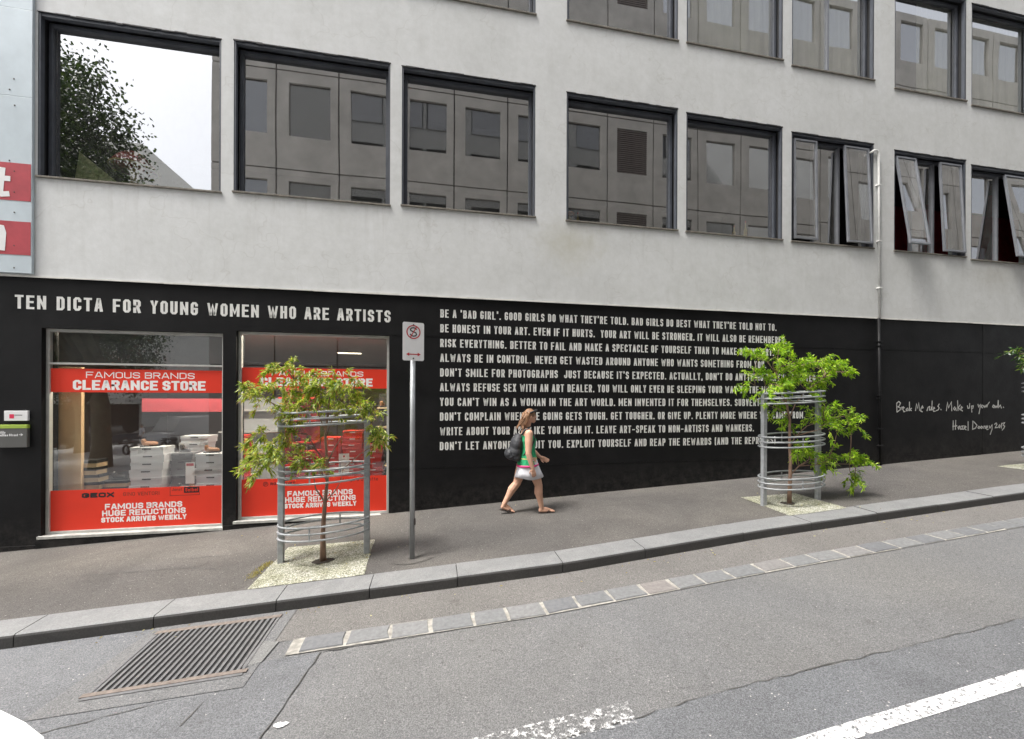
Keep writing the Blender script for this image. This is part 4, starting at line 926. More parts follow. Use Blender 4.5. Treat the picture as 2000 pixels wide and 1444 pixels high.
tag(mb.build('folded_cloth', varied('lime_cloth', (.70, .95, .40), .7, 14, .4)), 'lime green patterned cloth leaning inside the upper left window', 'cloth')
def bottle(x, z, h, mat, lab):
    b_ = empty('bottle', (x, .34, z), label=lab, cat='bottle')
    MB().loft([((0, 0, 0), .035, .035), ((0, 0, h*.55), .035, .035), ((0, 0, h*.7), .014, .014), ((0, 0, h*.9), .012, .012)], 10).build('bottle_body', mat, b_, True); MB().loft([((0, 0, h*.9), .015, .015), ((0, 0, h), .014, .014)], 8).build('bottle_cap', M['signred'], b_)
ylw = varied('yellow_glass', (.75, .60, .15), .3)
bottle(2.72, 3.30, .30, ylw, 'yellow bottle standing inside the fourth upper window'); bottle(6.15, 3.30, .33, ylw, 'shorter yellow bottle left of its taller twin in the fifth upper window'); bottle(6.42, 3.30, .45, ylw, 'taller yellow bottle inside the fifth upper window')
fg = empty('ornament', (2.53, .36, 3.29), label='yellow ornament with an orange top in the fourth upper window', cat='ornament')
MB().ball((0, 0, .12), (.09, .07, .12)).build('ornament_base', ylw, fg, True); MB().ball((.05, 0, .29), (.08, .05, .04)).build('ornament_top', varied('orange_top', (.7, .25, .1), .5), fg, True)

# ------------------------------------------------------------ parking sign
sg = empty('parking_sign', (-.255, -2.05, GF(-.255, -2.03)), R(13), label='no stopping sign with red double arrow on a galvanised pole by the kerb', cat='sign')
zb = GF(-.255, -2.03); hp = .88-zb
MB().tube([(0, 0, -.05), (0, 0, hp-.02)], .0315, 16).build('pole', M['galv'], sg, True)
MB().tube([(0, 0, hp-.02), (0, 0, hp+.035), (0, 0, hp+.045)], [.033, .033, .02], 16).build('pole_cap', M['signwhite'], sg, True)
zc = .69-zb; hw, hh, rr = .128, .232, .02
pts = []
for cx, cz, a0 in ((hw-rr, hh-rr, 0), (-hw+rr, hh-rr, 90), (-hw+rr, -hh+rr, 180), (hw-rr, -hh+rr, 270)):
    for i in range(5):
        q = R(a0+22.5*i); pts.append((cx+rr*math.cos(q), cz+rr*math.sin(q)))
mb = MB(); mb.poly([(x, -.040, zc+z) for x, z in pts]); mb.poly([(x, -.036, zc+z) for x, z in pts][::-1])
for i in range(len(pts)):
    k = (i+1) % len(pts); mb.quad((pts[i][0], -.040, zc+pts[i][1]), (pts[k][0], -.040, zc+pts[k][1]), (pts[k][0], -.036, zc+pts[k][1]), (pts[i][0], -.036, zc+pts[i][1]))
mb.build('sign_plate', M['signwhite'], sg)
mb = MB(); zr = zc+.115; rad = .078
stroke(mb, [(rad*math.cos(i*math.pi/16), zr+rad*math.sin(i*math.pi/16)) for i in range(33)], .013, lambda p: (p[0], -.0412, p[1]))
mb.build('red_ring', M['signred'], sg)
Sg = [(-.036, -.030), (-.026, -.043), (0, -.050), (.026, -.044), (.036, -.028), (.030, -.010), (.010, 0), (-.014, .008), (-.034, .018), (-.036, .034), (-.024, .047), (0, .052), (.022, .047), (.033, .036)]
mb = MB(); stroke(mb, [(x, zr+z) for x, z in Sg], .014, lambda p: (p[0], -.0412, p[1])); mb.build('letter_s', M['ink'], sg)
mb = MB(); stroke(mb, [(.036, zr+.062), (-.036, zr-.062)], .011, lambda p: (p[0], -.0424, p[1])); mb.build('red_slash', M['signred'], sg)
mb = MB(); za = zc-.155
stroke(mb, [(-.05, za), (.05, za)], .012, lambda p: (p[0], -.0412, p[1]))
for s_ in (-1, 1): mb.poly([(s_*.088, -.0418, za), (s_*.050, -.0418, za+.022), (s_*.050, -.0418, za-.022)])
mb.build('red_arrow', M['signred'], sg)
for z in (.202, -.205): MB().ball((0, -.043, zc+z), (.010, .006, .010), None, 8).build('bolt', M['bolt'], sg)
MB().box(.02, .038, -.03, .0, .42, .50).build('pole_tab', M['bolt'], sg, bevel=.003)
mb = MB(); mb.poly([(.02+.26*math.cos(q*.52)*random.uniform(.85, 1.1), .16*math.sin(q*.52), 0) for q in range(12)])
o = mb.build('pole_footing', M['foot2'], sg); o.location = (0, 0, .006); o.rotation_euler = (0, -math.atan(S), 0)

# ------------------------------------------------------------ tree pits, guards and young trees
def pit(name, poly):
    mb = MB(); n = len(poly); P = []
    for i in range(n):
        a, b = poly[i], poly[(i+1) % n]
        for t in range(8): P.append((a[0]+(b[0]-a[0])*t/8+random.uniform(-.008, .008), a[1]+(b[1]-a[1])*t/8+random.uniform(-.008, .008)))
    mb.poly([(x, y, GF(x, y)+.008) for x, y in P]); return tag(mb.build(name, M['gravel']), kind='structure')
pit('tree_pit', [(-1.93, -1.17), (-.80, -1.22), (-.77, -2.35), (-1.97, -2.35)])
pit('tree_pit', [(5.10, -1.14), (6.07, -1.22), (6.08, -2.12), (5.04, -2.15)])
pit('tree_pit', [(11.1, -.95), (12.1, -.95), (12.2, -1.75), (11.15, -1.75)])
# worn corner by the first pit: dry grass in a crack
mb = MB()
for i in range(420):
    t = random.random(); x = -2.00+random.gauss(0, .03)-.05*t; y = -1.62-.42*t+random.gauss(0, .02); z = GF(x, y); q = random.uniform(0, 6.28); h = random.uniform(.01, .035)
    mb.poly([(x, y, z), (x+.006*math.cos(q), y+.006*math.sin(q), z), (x+random.uniform(-.03, .03), y+random.uniform(-.03, .03), z+h)])
tag(mb.build('dry_grass', leafmat('dry_grass', [(0, (.20, .17, .05)), (1, (.48, .42, .16))])), 'dry yellow grass in the crack beside the nearer tree pit', 'grass', kind='stuff')

mb = MB(); random.seed(21)
def _leafflat(x, y, z, L, q, mb=mb):
    dx, dy = math.cos(q)*L, math.sin(q)*L; wx, wy = -math.sin(q)*L*.3, math.cos(q)*L*.3
    mb.poly([(x-dx, y-dy, z+.002), (x+wx, y+wy, z+.008), (x+dx, y+dy, z+.004), (x-wx, y-wy, z+.002)])
for i in range(90):
    x = random.uniform(-3.5, 9); y = kf(x)-abs(random.gauss(0, .10))-.02; _leafflat(x, y, GR(x, y)+.012, random.uniform(.008, .022), random.uniform(0, 6.3))
for i in range(70):
    cx, cy = random.choice(((-1.3, -1.8), (5.7, -1.6), (-1.3, -1.8), (5.9, -1.6), (2, -.2), (-2, -.25)))
    x = cx+random.gauss(0, .5); y = min(-.05, max(-2.3, cy+random.gauss(0, .35))); _leafflat(x, y, GF(x, y)+.010, random.uniform(.008, .024), random.uniform(0, 6.3))
tag(mb.build('fallen_leaves', leafmat('fallen_leaves', [(0, (.16, .10, .04)), (.5, (.30, .24, .08)), (1, (.50, .46, .30))])), 'small fallen leaves scattered along the kerb and round the tree pits', 'leaves', kind='stuff')
random.seed(7)

def soil_ring(x, y, r):
    mb = MB(); mb.poly([(x+.02*0+r*math.cos(q*.45)*random.uniform(.75, 1.15), y+r*.8*math.sin(q*.45)*random.uniform(.75, 1.1), GF(x, y)+.011+S*r*math.cos(q*.45)) for q in range(14)])
    return tag(mb.build('soil', M['soil']), kind='structure')
def guard(cx, cy, zs, lab, rx=.505, ry=.31):
    g = empty('tree_guard', (cx, cy, 0), label=lab, cat='tree guard', group='grey steel tree guards')
    ztop = zs[0]+.03
    for s_ in (-1, 1):
        zg = GF(cx+s_*rx, cy)
        MB().box(s_*rx-.034, s_*rx+.034, -.030, .030, zg-.02, ztop+s_*rx*S-.01).build('post', M['guard'], g, bevel=.006)
    for z in zs:
        for k in range(3):
            zz = z-.078*k
            MB().tube([((rx+.03)*math.cos(q*.19635), ry*math.sin(q*.19635), zz+S*rx*math.cos(q*.19635)) for q in range(32)], .0125, 8, 0, True).build('hoop', M['guard'], g, True)
        for q in (-1.75, 1.35):
            x, y = (rx+.03)*math.cos(q), ry*math.sin(q)
            MB().box(x-.009, x+.009, y-.004, y+.004, z-.16+S*x, z+S*x).build('spacer', M['guard'], g)
    return g
guard(-1.345, -1.69, (-.165, -.86, -1.535), 'grey steel tree guard around the young tree in front of the second shop window')
guard(5.60, -1.62, (.115, -.56, -1.20), 'grey steel tree guard around the bright green tree by the painted text')
guard(11.68, -1.42, (.35, -.26, -.90), 'grey steel tree guard at the right edge of the picture')

def leaf(mb, p, d, up, L, wd, droop=.25):
    d = d.normalized(); s_ = d.cross(up)
    if s_.length < 1e-4: s_ = d.cross(Vector((1, .2, 0)))
    s_.normalize(); nrm = s_.cross(d)
    a = p; m1 = p+d*L*.45+s_*wd/2-nrm*wd*.18; m2 = p+d*L*.45-s_*wd/2-nrm*wd*.18; mid = p+d*L*.45; e = p+d*L+Vector((0, 0, -droop*L))
    n = len(mb.v); mb.v += [tuple(a), tuple(m1), tuple(mid), tuple(m2), tuple(e)]
    mb.f += [(n, n+1, n+2), (n, n+2, n+3), (n+1, n+4, n+2), (n+2, n+4, n+3)]; mb.m += [0]*4
def rv(s=1.): return Vector((random.gauss(0, s), random.gauss(0, s), random.gauss(0, s)))
def young_tree(name, lab, trunk, rad, clusters, lm, nleaf, L, wd, forks, spread=.13, ysp=.16, wind=Vector((.0, 0, 0)), cat='tree'):
    t = empty(name, tuple(trunk[0]), label=lab, cat=cat); t.location = (0, 0, 0)
    sp = []
    for i, p in enumerate(trunk): sp.append(Vector(p)+Vector((random.gauss(0, .006), random.gauss(0, .006), 0)))
    MB().tube(sp, rad, 10).build('trunk', M['bark'], t, True)
    br = MB(); lf = MB()
    for pts, r0 in forks: br.tube([Vector(p) for p in pts], [r0*(1-.7*i/(len(pts)-1)) for i in range(len(pts))], 7)
    starts = [Vector(p) for p in trunk[3:]] + [Vector(p) for pts, _ in forks for p in pts[1:]]
    for cx, cz, wgt in clusters:
        c = Vector((cx, trunk[-1][1]+random.gauss(0, ysp*.6), cz))
        best = min(starts, key=lambda s_: (s_-c).length + (1.2 if s_.z > c.z+.02 else 0) + abs(s_.x-c.x)*.2)
        mid = (best+c)/2 + Vector((0, 0, .03)) + rv(.02)
        br.tube([best, mid, c], [.008, .006, .003], 5)
        nt_ = max(3, int(6*wgt))
        for k in range(nt_):
            d = (rv(1)+ (c-best).normalized()*.9 + Vector((0, 0, .15)) + wind); d.y *= .9; d.normalize()
            Lt = random.uniform(.12, .24)*(spread/.13); p0 = c+rv(.035)
            p1 = p0+d*Lt; pm = (p0+p1)/2+Vector((0, 0, .015)); p1 = p1+Vector((0, 0, -.03))
            br.tube([p0, pm, p1], [.003, .002, .0012], 4, 0, False, False)
            nl = int(nleaf*random.uniform(.8, 1.2))
            for q in range(nl):
                u = random.random()**.7; pp = p0.lerp(pm, u*2) if u < .5 else pm.lerp(p1, u*2-1)
                dd = d*.7 + rv(.55) + Vector((0, 0, -.28)) + wind*.6
                leaf(lf, pp+rv(.008), dd, Vector((0, 0, 1))+rv(.5), L*random.uniform(.6, 1.2), wd*random.uniform(.8, 1.2))
    br.build('branches', M['bark'], t, True)
    f = lf.build('foliage', lm, t); f['kind'] = 'stuff'
    return t
T1 = [(-1.87,.39),(-1.72,.33),(-1.64,.27),(-1.41,.21),(-2.05,.08),(-1.81,.10),(-1.68,-.02),(-1.52,.06),(-1.40,-.04),(-1.23,.08),(-.99,.18),(-1.12,.0),(-1.75,-.25),(-1.58,-.12),(-1.47,-.2),(-1.25,-.12),(-1.05,-.08),(-.92,-.16),(-.81,-.21),(-.70,-.40),(-.68,-.55),(-1.98,-.42),(-1.72,-.50),(-1.80,-.62),(-2.09,-.78),(-1.90,-.74),(-1.72,-.74),(-1.52,-.80),(-1.33,-.84),(-2.2,-.70),(-1.60,-.62),(-1.95,-.02),(-1.35,.12),(-1.10,.16), (-1.85,-.12)]
young_tree('young_tree', 'sparse young tree with olive leaves in front of the second shop window',
    [(-1.34,-1.8,-2.03),(-1.335,-1.8,-1.66),(-1.31,-1.8,-1.28),(-1.29,-1.8,-1.03),(-1.29,-1.8,-.77),(-1.31,-1.8,-.46),(-1.29,-1.8,-.2),(-1.26,-1.8,.10)], [.040,.028,.022,.019,.017,.015,.012,.006],
    [(x, z, 1.0+.35*random.random()) for x, z in T1], M['leaf1'], 32, .072, .020,
    [([(-1.31,-1.8,-1.30),(-1.43,-1.78,-1.12),(-1.46,-1.76,-.95),(-1.50,-1.74,-.80)], .011), ([(-1.31,-1.8,-1.28),(-1.19,-1.82,-1.14),(-1.12,-1.84,-1.02),(-1.10,-1.85,-.88)], .009),
     ([(-1.29,-1.8,-.85),(-1.42,-1.75,-.66),(-1.55,-1.72,-.45),(-1.72,-1.7,-.30)], .010), ([(-1.29,-1.8,-.80),(-1.20,-1.84,-.62),(-1.08,-1.88,-.42),(-.90,-1.9,-.25)], .010),
     ([(-1.30,-1.8,-.45),(-1.38,-1.85,-.2),(-1.5,-1.87,.05),(-1.65,-1.88,.22)], .008), ([(-1.31,-1.8,-.50),(-1.24,-1.76,-.25),(-1.14,-1.74,-.05),(-1.0,-1.74,.12)], .008)], ysp=.22, wind=Vector((-.15, 0, -.05)))
T2 = [(5.05,.70),(5.28,.78),(5.45,.74),(4.88,.62),(5.20,.60),(5.40,.55),(5.69,.52),(5.85,.60),(5.98,.54),(6.12,.50),(6.28,.50),(6.40,.40),(6.53,.46),(5.32,.41),(5.55,.38),(4.95,.30),(5.12,.34),(5.5,.25),(5.75,.33),(5.95,.36),(6.08,.30),(6.25,.30),(4.81,.20),(4.98,.16),(5.18,.21),(5.30,.14),(5.9,.14),(5.65,.48),
      (6.06,-.10),(6.18,-.22),(6.28,-.32),(6.08,-.34),(6.45,-.25),(6.60,-.24),(5.95,-.45),(6.30,-.48),(6.45,-.45),(5.62,-.40),(5.68,-.74),(5.62,-.82),(6.02,-.86),(6.18,-.90),(6.0,-1.0),(6.15,-1.08),(6.35,-.92),(6.55,-.95),(6.72,-.98),(6.86,-1.05),(6.78,-1.22),(6.70,-1.28),(6.28,-1.12),(5.12,-.07),(5.35,-.06)]
young_tree('young_tree', 'bright green young tree leaning right beside the painted text',
    [(5.53,-1.66,-1.66),(5.54,-1.66,-1.21),(5.54,-1.66,-.95),(5.54,-1.66,-.72),(5.53,-1.66,-.32),(5.46,-1.66,.01),(5.39,-1.66,.21),(5.27,-1.66,.42)], [.034,.026,.023,.021,.018,.014,.010,.006],
    [(x, z, .9+.3*random.random()) for x, z in T2], M['leaf2'], 33, .071, .020,
    [([(5.54,-1.66,-1.2),(5.68,-1.68,-1.05),(5.85,-1.7,-.95),(6.2,-1.72,-.93),(6.6,-1.72,-.98)], .010), ([(5.53,-1.66,-.75),(5.66,-1.64,-.58),(5.9,-1.62,-.42),(6.25,-1.6,-.34)], .010), ([(5.52,-1.66,-.3),(5.62,-1.68,-.05),(5.8,-1.7,.15),(6.1,-1.72,.35)], .010),
     ([(5.50,-1.66,-.1),(5.36,-1.62,.08),(5.15,-1.6,.18),(4.95,-1.6,.22)], .008), ([(5.42,-1.66,.12),(5.52,-1.62,.3),(5.62,-1.6,.45)], .007)], ysp=.2, wind=Vector((.25, 0, .05)))
T3 = [(10.95,.88),(11.11,.95),(11.18,.80),(11.01,.72),(11.28,1.0),(11.23,.65),(11.43,.9),(11.63,.7),(11.43,.5),(11.03,.22),(11.18,.12),(11.28,.25),(10.95,.25),(11.53,.2),(11.83,.5),(11.93,.8),(11.83,0)]
young_tree('young_tree', 'darker young tree cut off by the right edge of the picture',
    [(11.63,-1.5,-1.33),(11.63,-1.5,-.9),(11.64,-1.5,-.5),(11.63,-1.5,-.1),(11.61,-1.5,.3),(11.58,-1.5,.7)], [.035,.028,.022,.018,.013,.006],
    [(x, z, 1.1) for x, z in T3], M['leaf4'], 12, .10, .03, [([(11.63,-1.5,-.1),(11.43,-1.5,.05),(11.18,-1.5,.18)], .009), ([(11.61,-1.5,.3),(11.38,-1.5,.6),(11.13,-1.5,.8)], .009)], ysp=.18)
soil_ring(-1.34, -1.80, .13); soil_ring(5.50, -1.66, .12)

# ------------------------------------------------------------ woman walking
def remesh(o, vx, sm=2, dec=None):
    r = o.modifiers.new('remesh', 'REMESH'); r.mode = 'VOXEL'; r.voxel_size = vx; r.use_smooth_shade = True
    if sm: s_ = o.modifiers.new('smooth', 'SMOOTH'); s_.iterations = sm; s_.factor = .5
    return o
def V(x, y, z): return Vector((x, y, z))
YC = -.74
pe = empty('person', (0, 0, 0), label='woman in a green top and white skirt walking past the black wall', cat='person')
b = MB()
# torso as stacked ellipses (depth along x, width along y)
b.loft([((1.485, YC, -1.06), .105, .15), ((1.485, YC, -1.00), .125, .175), ((1.485, YC, -.93), .12, .165), ((1.485, YC, -.84), .095, .135), ((1.485, YC, -.76), .095, .13), ((1.49, YC, -.66), .112, .145), ((1.485, YC, -.58), .105, .155), ((1.475, YC, -.51), .075, .145), ((1.475, YC, -.47), .045, .07)], 24)
b.cap((1.478, YC, -.50), (1.510, YC, -.37), .048, .045)
# head
b.ball((1.535, YC, -.275), (.088, .073, .105), None, 16); b.cap((1.56, YC, -.335), (1.585, YC, -.355), .05, .038); b.ball((1.60, YC, -.345), (.024, .024, .024))
b.cap((1.612, YC, -.275), (1.632, YC, -.302), .012, .013); b.ball((1.607, YC, -.330), (.02, .022, .009)); b.ball((1.606, YC, -.342), (.018, .020, .009))
for s_ in (-1, 1):
    b.ball((1.53, YC+s_*.073, -.29), (.02, .008, .03)); b.ball((1.598, YC+s_*.028, -.272), (.012, .014, .010))
# near (right) arm hanging, slightly behind
sh, el, wr = V(1.472, YC-.170, -.55), V(1.455, YC-.225, -.86), V(1.515, YC-.245, -1.08)
b.ball(sh, (.070, .060, .066)); b.cap(sh, sh.lerp(el, .5), .064, .060); b.cap(sh.lerp(el, .5), el, .060, .046); b.cap(el, el.lerp(wr, .35), .048, .045); b.cap(el.lerp(wr, .35), wr, .045, .029)
def hand(b, wr, d, side, palmn, curl):
    d = d.normalized(); n_ = palmn.normalized(); w_ = d.cross(n_).normalized()
    pc = wr+d*.05
    b.cap(wr, wr+d*.03, .024, .026)
    for k in range(4): b.cap(wr+d*.025+w_*(k-1.5)*.013, wr+d*.088+w_*(k-1.5)*.019, .013, .0115, 8)
    for k, ln in enumerate((.066, .074, .070, .055)):
        p0 = wr+d*.088+w_*(k-1.5)*.0195; d1 = (d+n_*curl*.55).normalized(); d2 = (d+n_*curl*1.5).normalized()
        p1 = p0+d1*ln*.5; p2 = p1+d2*ln*.5; b.cap(p0, p1, .0095, .0088, 8); b.cap(p1, p2, .0086, .0075, 8)
    t0 = wr+d*.028-w_*.024*side; t1 = t0+(d*.7-w_*side*.75+n_*.35).normalized()*.042; t2 = t1+(d*.95-w_*side*.15+n_*.4).normalized()*.032
    b.cap(t0, t1, .0135, .0105, 8); b.cap(t1, t2, .0105, .0085, 8)
hand(b, wr, V(.22, -.03, -1), 1, V(.1, 1, 0), .55)
# far (left) arm swung forward
sh2, el2, wr2 = V(1.485, YC+.165, -.545), V(1.575, YC+.195, -.82), V(1.735, YC+.13, -.965)
b.ball(sh2, (.055, .052, .055)); b.cap(sh2, el2, .056, .043); b.cap(el2, el2.lerp(wr2, .35), .044, .041); b.cap(el2.lerp(wr2, .35), wr2, .041, .027)
hand(b, wr2, V(.85, -.15, -.42), -1, V(.2, -1, -.15), .55)
# legs
def leg(hip, kn, an, toe, heel, knb):
    b.cap(hip, hip.lerp(kn, .5), .105, .092); b.cap(hip.lerp(kn, .5), kn, .092, .064)
    cf = kn.lerp(an, .33)+knb; b.cap(kn, cf, .064, .068); b.cap(cf, kn.lerp(an, .68)+knb*.4, .066, .048); b.cap(kn.lerp(an, .68)+knb*.4, an, .048, .037)
    b.cap(an, heel, .034, .030); b.cap(heel, toe.lerp(heel, .4), .030, .030); b.cap(an.lerp(toe, .35), toe, .030, .022)
    sd_ = V(0, 1, 0); dd = (toe-heel).normalized()
    for k in range(5): b.cap(toe+sd_*(k-2)*.016-dd*.02, toe+sd_*(k-2)*.017+dd*(.03-.004*abs(k-1)), .013, .0105 if k else .012, 8)
gz = GF(1.75, YC-.09)
leg(V(1.51, YC-.085, -.98), V(1.655, YC-.09, -1.385), V(1.705, YC-.09, gz+.085), V(1.875, YC-.10, gz+.032), V(1.685, YC-.09, gz+.042), V(-.018, 0, 0))
gz2 = GF(1.2, YC+.08)
leg(V(1.46, YC+.085, -.98), V(1.335, YC+.08, -1.375), V(1.125, YC+.08, gz2+.155), V(1.262, YC+.08, gz2+.036), V(1.098, YC+.08, gz2+.105), V(-.016, 0, .01))
remesh(b.build('body', M['skin'], pe, True), .0055, 3)
# hair blown back
h = MB()
h.ball((1.522, YC, -.255), (.098, .084, .098), None, 16); h.cap((1.46, YC, -.27), (1.425, YC, -.40), .070, .05); h.cap((1.47, YC+.05, -.28), (1.43, YC+.055, -.42), .045, .03); h.cap((1.47, YC-.052, -.28), (1.435, YC-.055, -.40), .042, .032)
h.cap((1.50, YC-.068, -.23), (1.47, YC-.072, -.36), .024, .018)
random.seed(11)
for k in range(34):
    y = YC+random.uniform(-.075, .075); p0 = V(1.45+random.uniform(-.03, .05), y, -.25+random.uniform(-.08, .04)); p1 = p0+V(-.055+random.uniform(-.03, .02), random.uniform(-.02, .02), -.09); p2 = p1+V(random.uniform(-.07, .02), random.uniform(-.02, .02), -.08+random.uniform(-.04, .05))
    h.tube([p0, p1, p2], [.016, .011, .004], 6)
remesh(h.build('hair', M['hair'], pe, True), .005, 1)
mb = MB(); mb.tube([(1.545+.098*math.cos(q), YC+.083*math.sin(q), -.215+.035*math.cos(q)) for q in [R(-115+23*i) for i in range(11)]], .014, 8); mb.build('headband', M['ink'], pe, True)
# top
t_ = MB()
t_.loft([((1.492, YC, -1.065), .168, .212), ((1.487, YC, -.99), .158, .20), ((1.487, YC, -.90), .138, .175), ((1.487, YC, -.84), .126, .157), ((1.49, YC, -.76), .122, .152), ((1.495, YC, -.67), .134, .162), ((1.49, YC, -.60), .118, .156), ((1.485, YC, -.565), .100, .135)], 28)
for s_ in (-1, 1): t_.ball((1.565, YC+s_*.062, -.665), (.058, .055, .055)); t_.tube([(1.55, YC+s_*.085, -.60), (1.515, YC+s_*.10, -.51), (1.465, YC+s_*.10, -.495), (1.41, YC+s_*.09, -.56)], .013, 8)
remesh(t_.build('green_top', M['green'], pe, True), .007, 2)
mb = MB(); mb.tube([(1.492+.160*math.cos(q*.314), YC+.204*math.sin(q*.314), -1.065+.012*math.cos(q*.314)) for q in range(20)], .021, 8, 0, True); mb.build('pink_hem', M['pink'], pe, True)
mb = MB(); mb.tube([(1.488+.142*math.cos(q*.314), YC+.180*math.sin(q*.314), -.955) for q in range(20)], .014, 8, 0, True); mb.build('yellow_stripe', M['yellowf'], pe, True)
mb = MB(); mb.tube([(1.48+.065*math.cos(q*.314), YC+.06*math.sin(q*.314), -.468+.02*math.cos(q*.314)) for q in range(20)], .009, 8, 0, True); mb.build('black_neck_strap', M['ink'], pe, True)
# skirt: flared, uneven hem
n = 48; secs = [(-.955, .138, .185), (-1.02, .150, .196), (-1.10, .170, .200), (-1.18, .198, .202), (-1.265, .232, .205)]
mb = MB(); bse = 0
for i, (z, rx, ry) in enumerate(secs):
    for k in range(n):
        q = 2*math.pi*k/n; f = 1+.035*(i/4)*math.sin(q*7+.6)
        mb.v.append((1.49+.008*i+rx*f*math.cos(q), YC+ry*f*math.sin(q), z-.012*(i/4)*math.sin(q*3)))
for i in range(4):
    for k in range(n): mb.f.append((i*n+k, i*n+(k+1) % n, (i+1)*n+(k+1) % n, (i+1)*n+k)); mb.m.append(0)
o = mb.build('white_skirt', M['skirt'], pe, True); sm = o.modifiers.new('solid', 'SOLIDIFY'); sm.thickness = .006
# sandals
def sandal(toe, heel, lift):
    s_ = MB(); d = (toe-heel); dn = d.normalized(); up = V(-dn.z, 0, dn.x)*1.0
    a0 = heel-dn*.035-up*.038; a1 = toe+dn*.035-up*.030
    for k in range(2): pass
    P = []
    for t, wd in ((0, .026), (.12, .033), (.5, .034), (.78, .044), (.93, .036), (1, .018)):
        c = a0.lerp(a1, t); P.append((c, wd))
    top = [c+V(0, w_, 0) for c, w_ in P]+[c-V(0, w_, 0) for c, w_ in P[::-1]]
    s_.poly(top); s_.poly([p-up*.014 for p in top][::-1])
    for i in range(len(top)):
        k = (i+1) % len(top); s_.quad(top[i], top[k], top[k]-up*.014, top[i]-up*.014)
    o_ = empty('sandal'); o_.parent = pe
    s_.build('sole', M['sandal'], o_)
    m = MB()
    for sgn in (-1, 1): m.tube([a0.lerp(a1, .80)+up*.035, a0.lerp(a1, .66)+V(0, sgn*.026, 0)+up*.04, a0.lerp(a1, .5)+V(0, sgn*.038, 0)], .006, 6)
    m.build('strap', M['sandal'], o_, True)
sandal(V(1.875, YC-.10, gz+.040), V(1.685, YC-.09, gz+.045), 0); sandal(V(1.262, YC+.08, gz2+.046), V(1.098, YC+.08, gz2+.100), 0)
# backpack
bp = empty('backpack', (0, 0, 0), label='dark grey backpack worn by the walking woman', cat='backpack')
m = MB(); Rb = Matrix.Rotation(R(14), 3, 'Y')
m.ball((1.305, YC, -.74), (.105, .15, .19), Rb, 16); m.ball((1.285, YC, -.86), (.125, .155, .14), Rb, 16); m.ball((1.32, YC, -.68), (.075, .125, .12), Rb, 16); m.cap((1.30, YC-.07, -.93), (1.30, YC+.07, -.93), .075, .075)
remesh(m.build('bag_body', M['bag'], bp, True), .008, 2)
m = MB(); m.ball((1.185, YC, -.875), (.075, .125, .085), Rb, 14); m.ball((1.205, YC, -.92), (.07, .13, .06), Rb, 14); remesh(m.build('front_pocket', M['bag'], bp, True), .008, 1)
m = MB(); m.tube([(1.24, YC-.09, -.80), (1.22, YC, -.785), (1.24, YC+.09, -.80)], .005, 6); m.tube([(1.27, YC-.13, -.72), (1.26, YC-.02, -.60), (1.30, YC+.1, -.60)], .004, 6); m.build('zip', M['alu'], bp, True)
for s_ in (-1, 1):
    m = MB(); m.tube([(1.37, YC+s_*.09, -.58), (1.42, YC+s_*.105, -.50), (1.48, YC+s_*.112, -.478), (1.55, YC+s_*.115, -.52), (1.585, YC+s_*.120, -.62), (1.52, YC+s_*.165, -.75), (1.40, YC+s_*.13, -.90)], .015, 8); m.build('shoulder_strap', M['bag'], bp, True)
m = MB(); m.tube([(1.365, YC-.03, -.575), (1.35, YC, -.54), (1.365, YC+.03, -.575)], .006, 6); m.build('grab_loop', M['alu'], bp, True)

# ------------------------------------------------------------ across the street (seen in the windows)
ob = empty('concrete_building', (0, 0, 0), label='precast concrete office block across the street, reflected in the upper windows', cat='building')
yo = -9.9; PX0, PW, PH = -8.35, 2.288, 3.85
mb = MB(); mb.box(PX0, PX0+PW*20, yo-12, yo-.12, -3.5, 20.3); mb.build('core', M['concjoint'], ob)
def panel_mesh(hole):
    m = MB(); a, b_, c, d = .025, PW-.025, .025, PH-.025; h0, h1, v0, v1 = .46, 1.97, 1.33, 3.40
    if hole:
        for q in ((a, h0, c, d), (h1, b_, c, d), (h0, h1, c, v0), (h0, h1, v1, d)): m.box(q[0], q[1], -.10, 0, q[2], q[3])
    else: m.box(a, b_, -.10, 0, c, d)
    return m.mesh('wall_panel', M['concrete'])
pm = panel_mesh(True); pb = panel_mesh(False)
gm_ = MB(); gm_.quad((.46, -.09, 1.33), (1.97, -.09, 1.33), (1.97, -.09, 3.40), (.46, -.09, 3.40)); gmm = gm_.mesh('window_pane', M['gl_opp'])
lm_ = MB()
for k in range(22): lm_.box(.47, 1.96, -.09, -.03, 1.35+k*.0935, 1.35+k*.0935+.045)
lmm = lm_.mesh('louvre', M['louvre'])
for i in range(20):
    for k in range(-1, 5):
        if k == -1: me = pb
        else: me = pm
        o = bpy.data.objects.new('wall_panel', me); COL.objects.link(o); o.parent = ob; o.location = (PX0+i*PW, yo, 1.25+(k-0)*PH if k >= 0 else 1.25-PH)
        if k < 0: continue
        lv = (i == 7)
        o2 = bpy.data.objects.new('louvre' if lv else 'window_pane', lmm if lv else gmm); COL.objects.link(o2); o2.parent = ob; o2.location = o.location
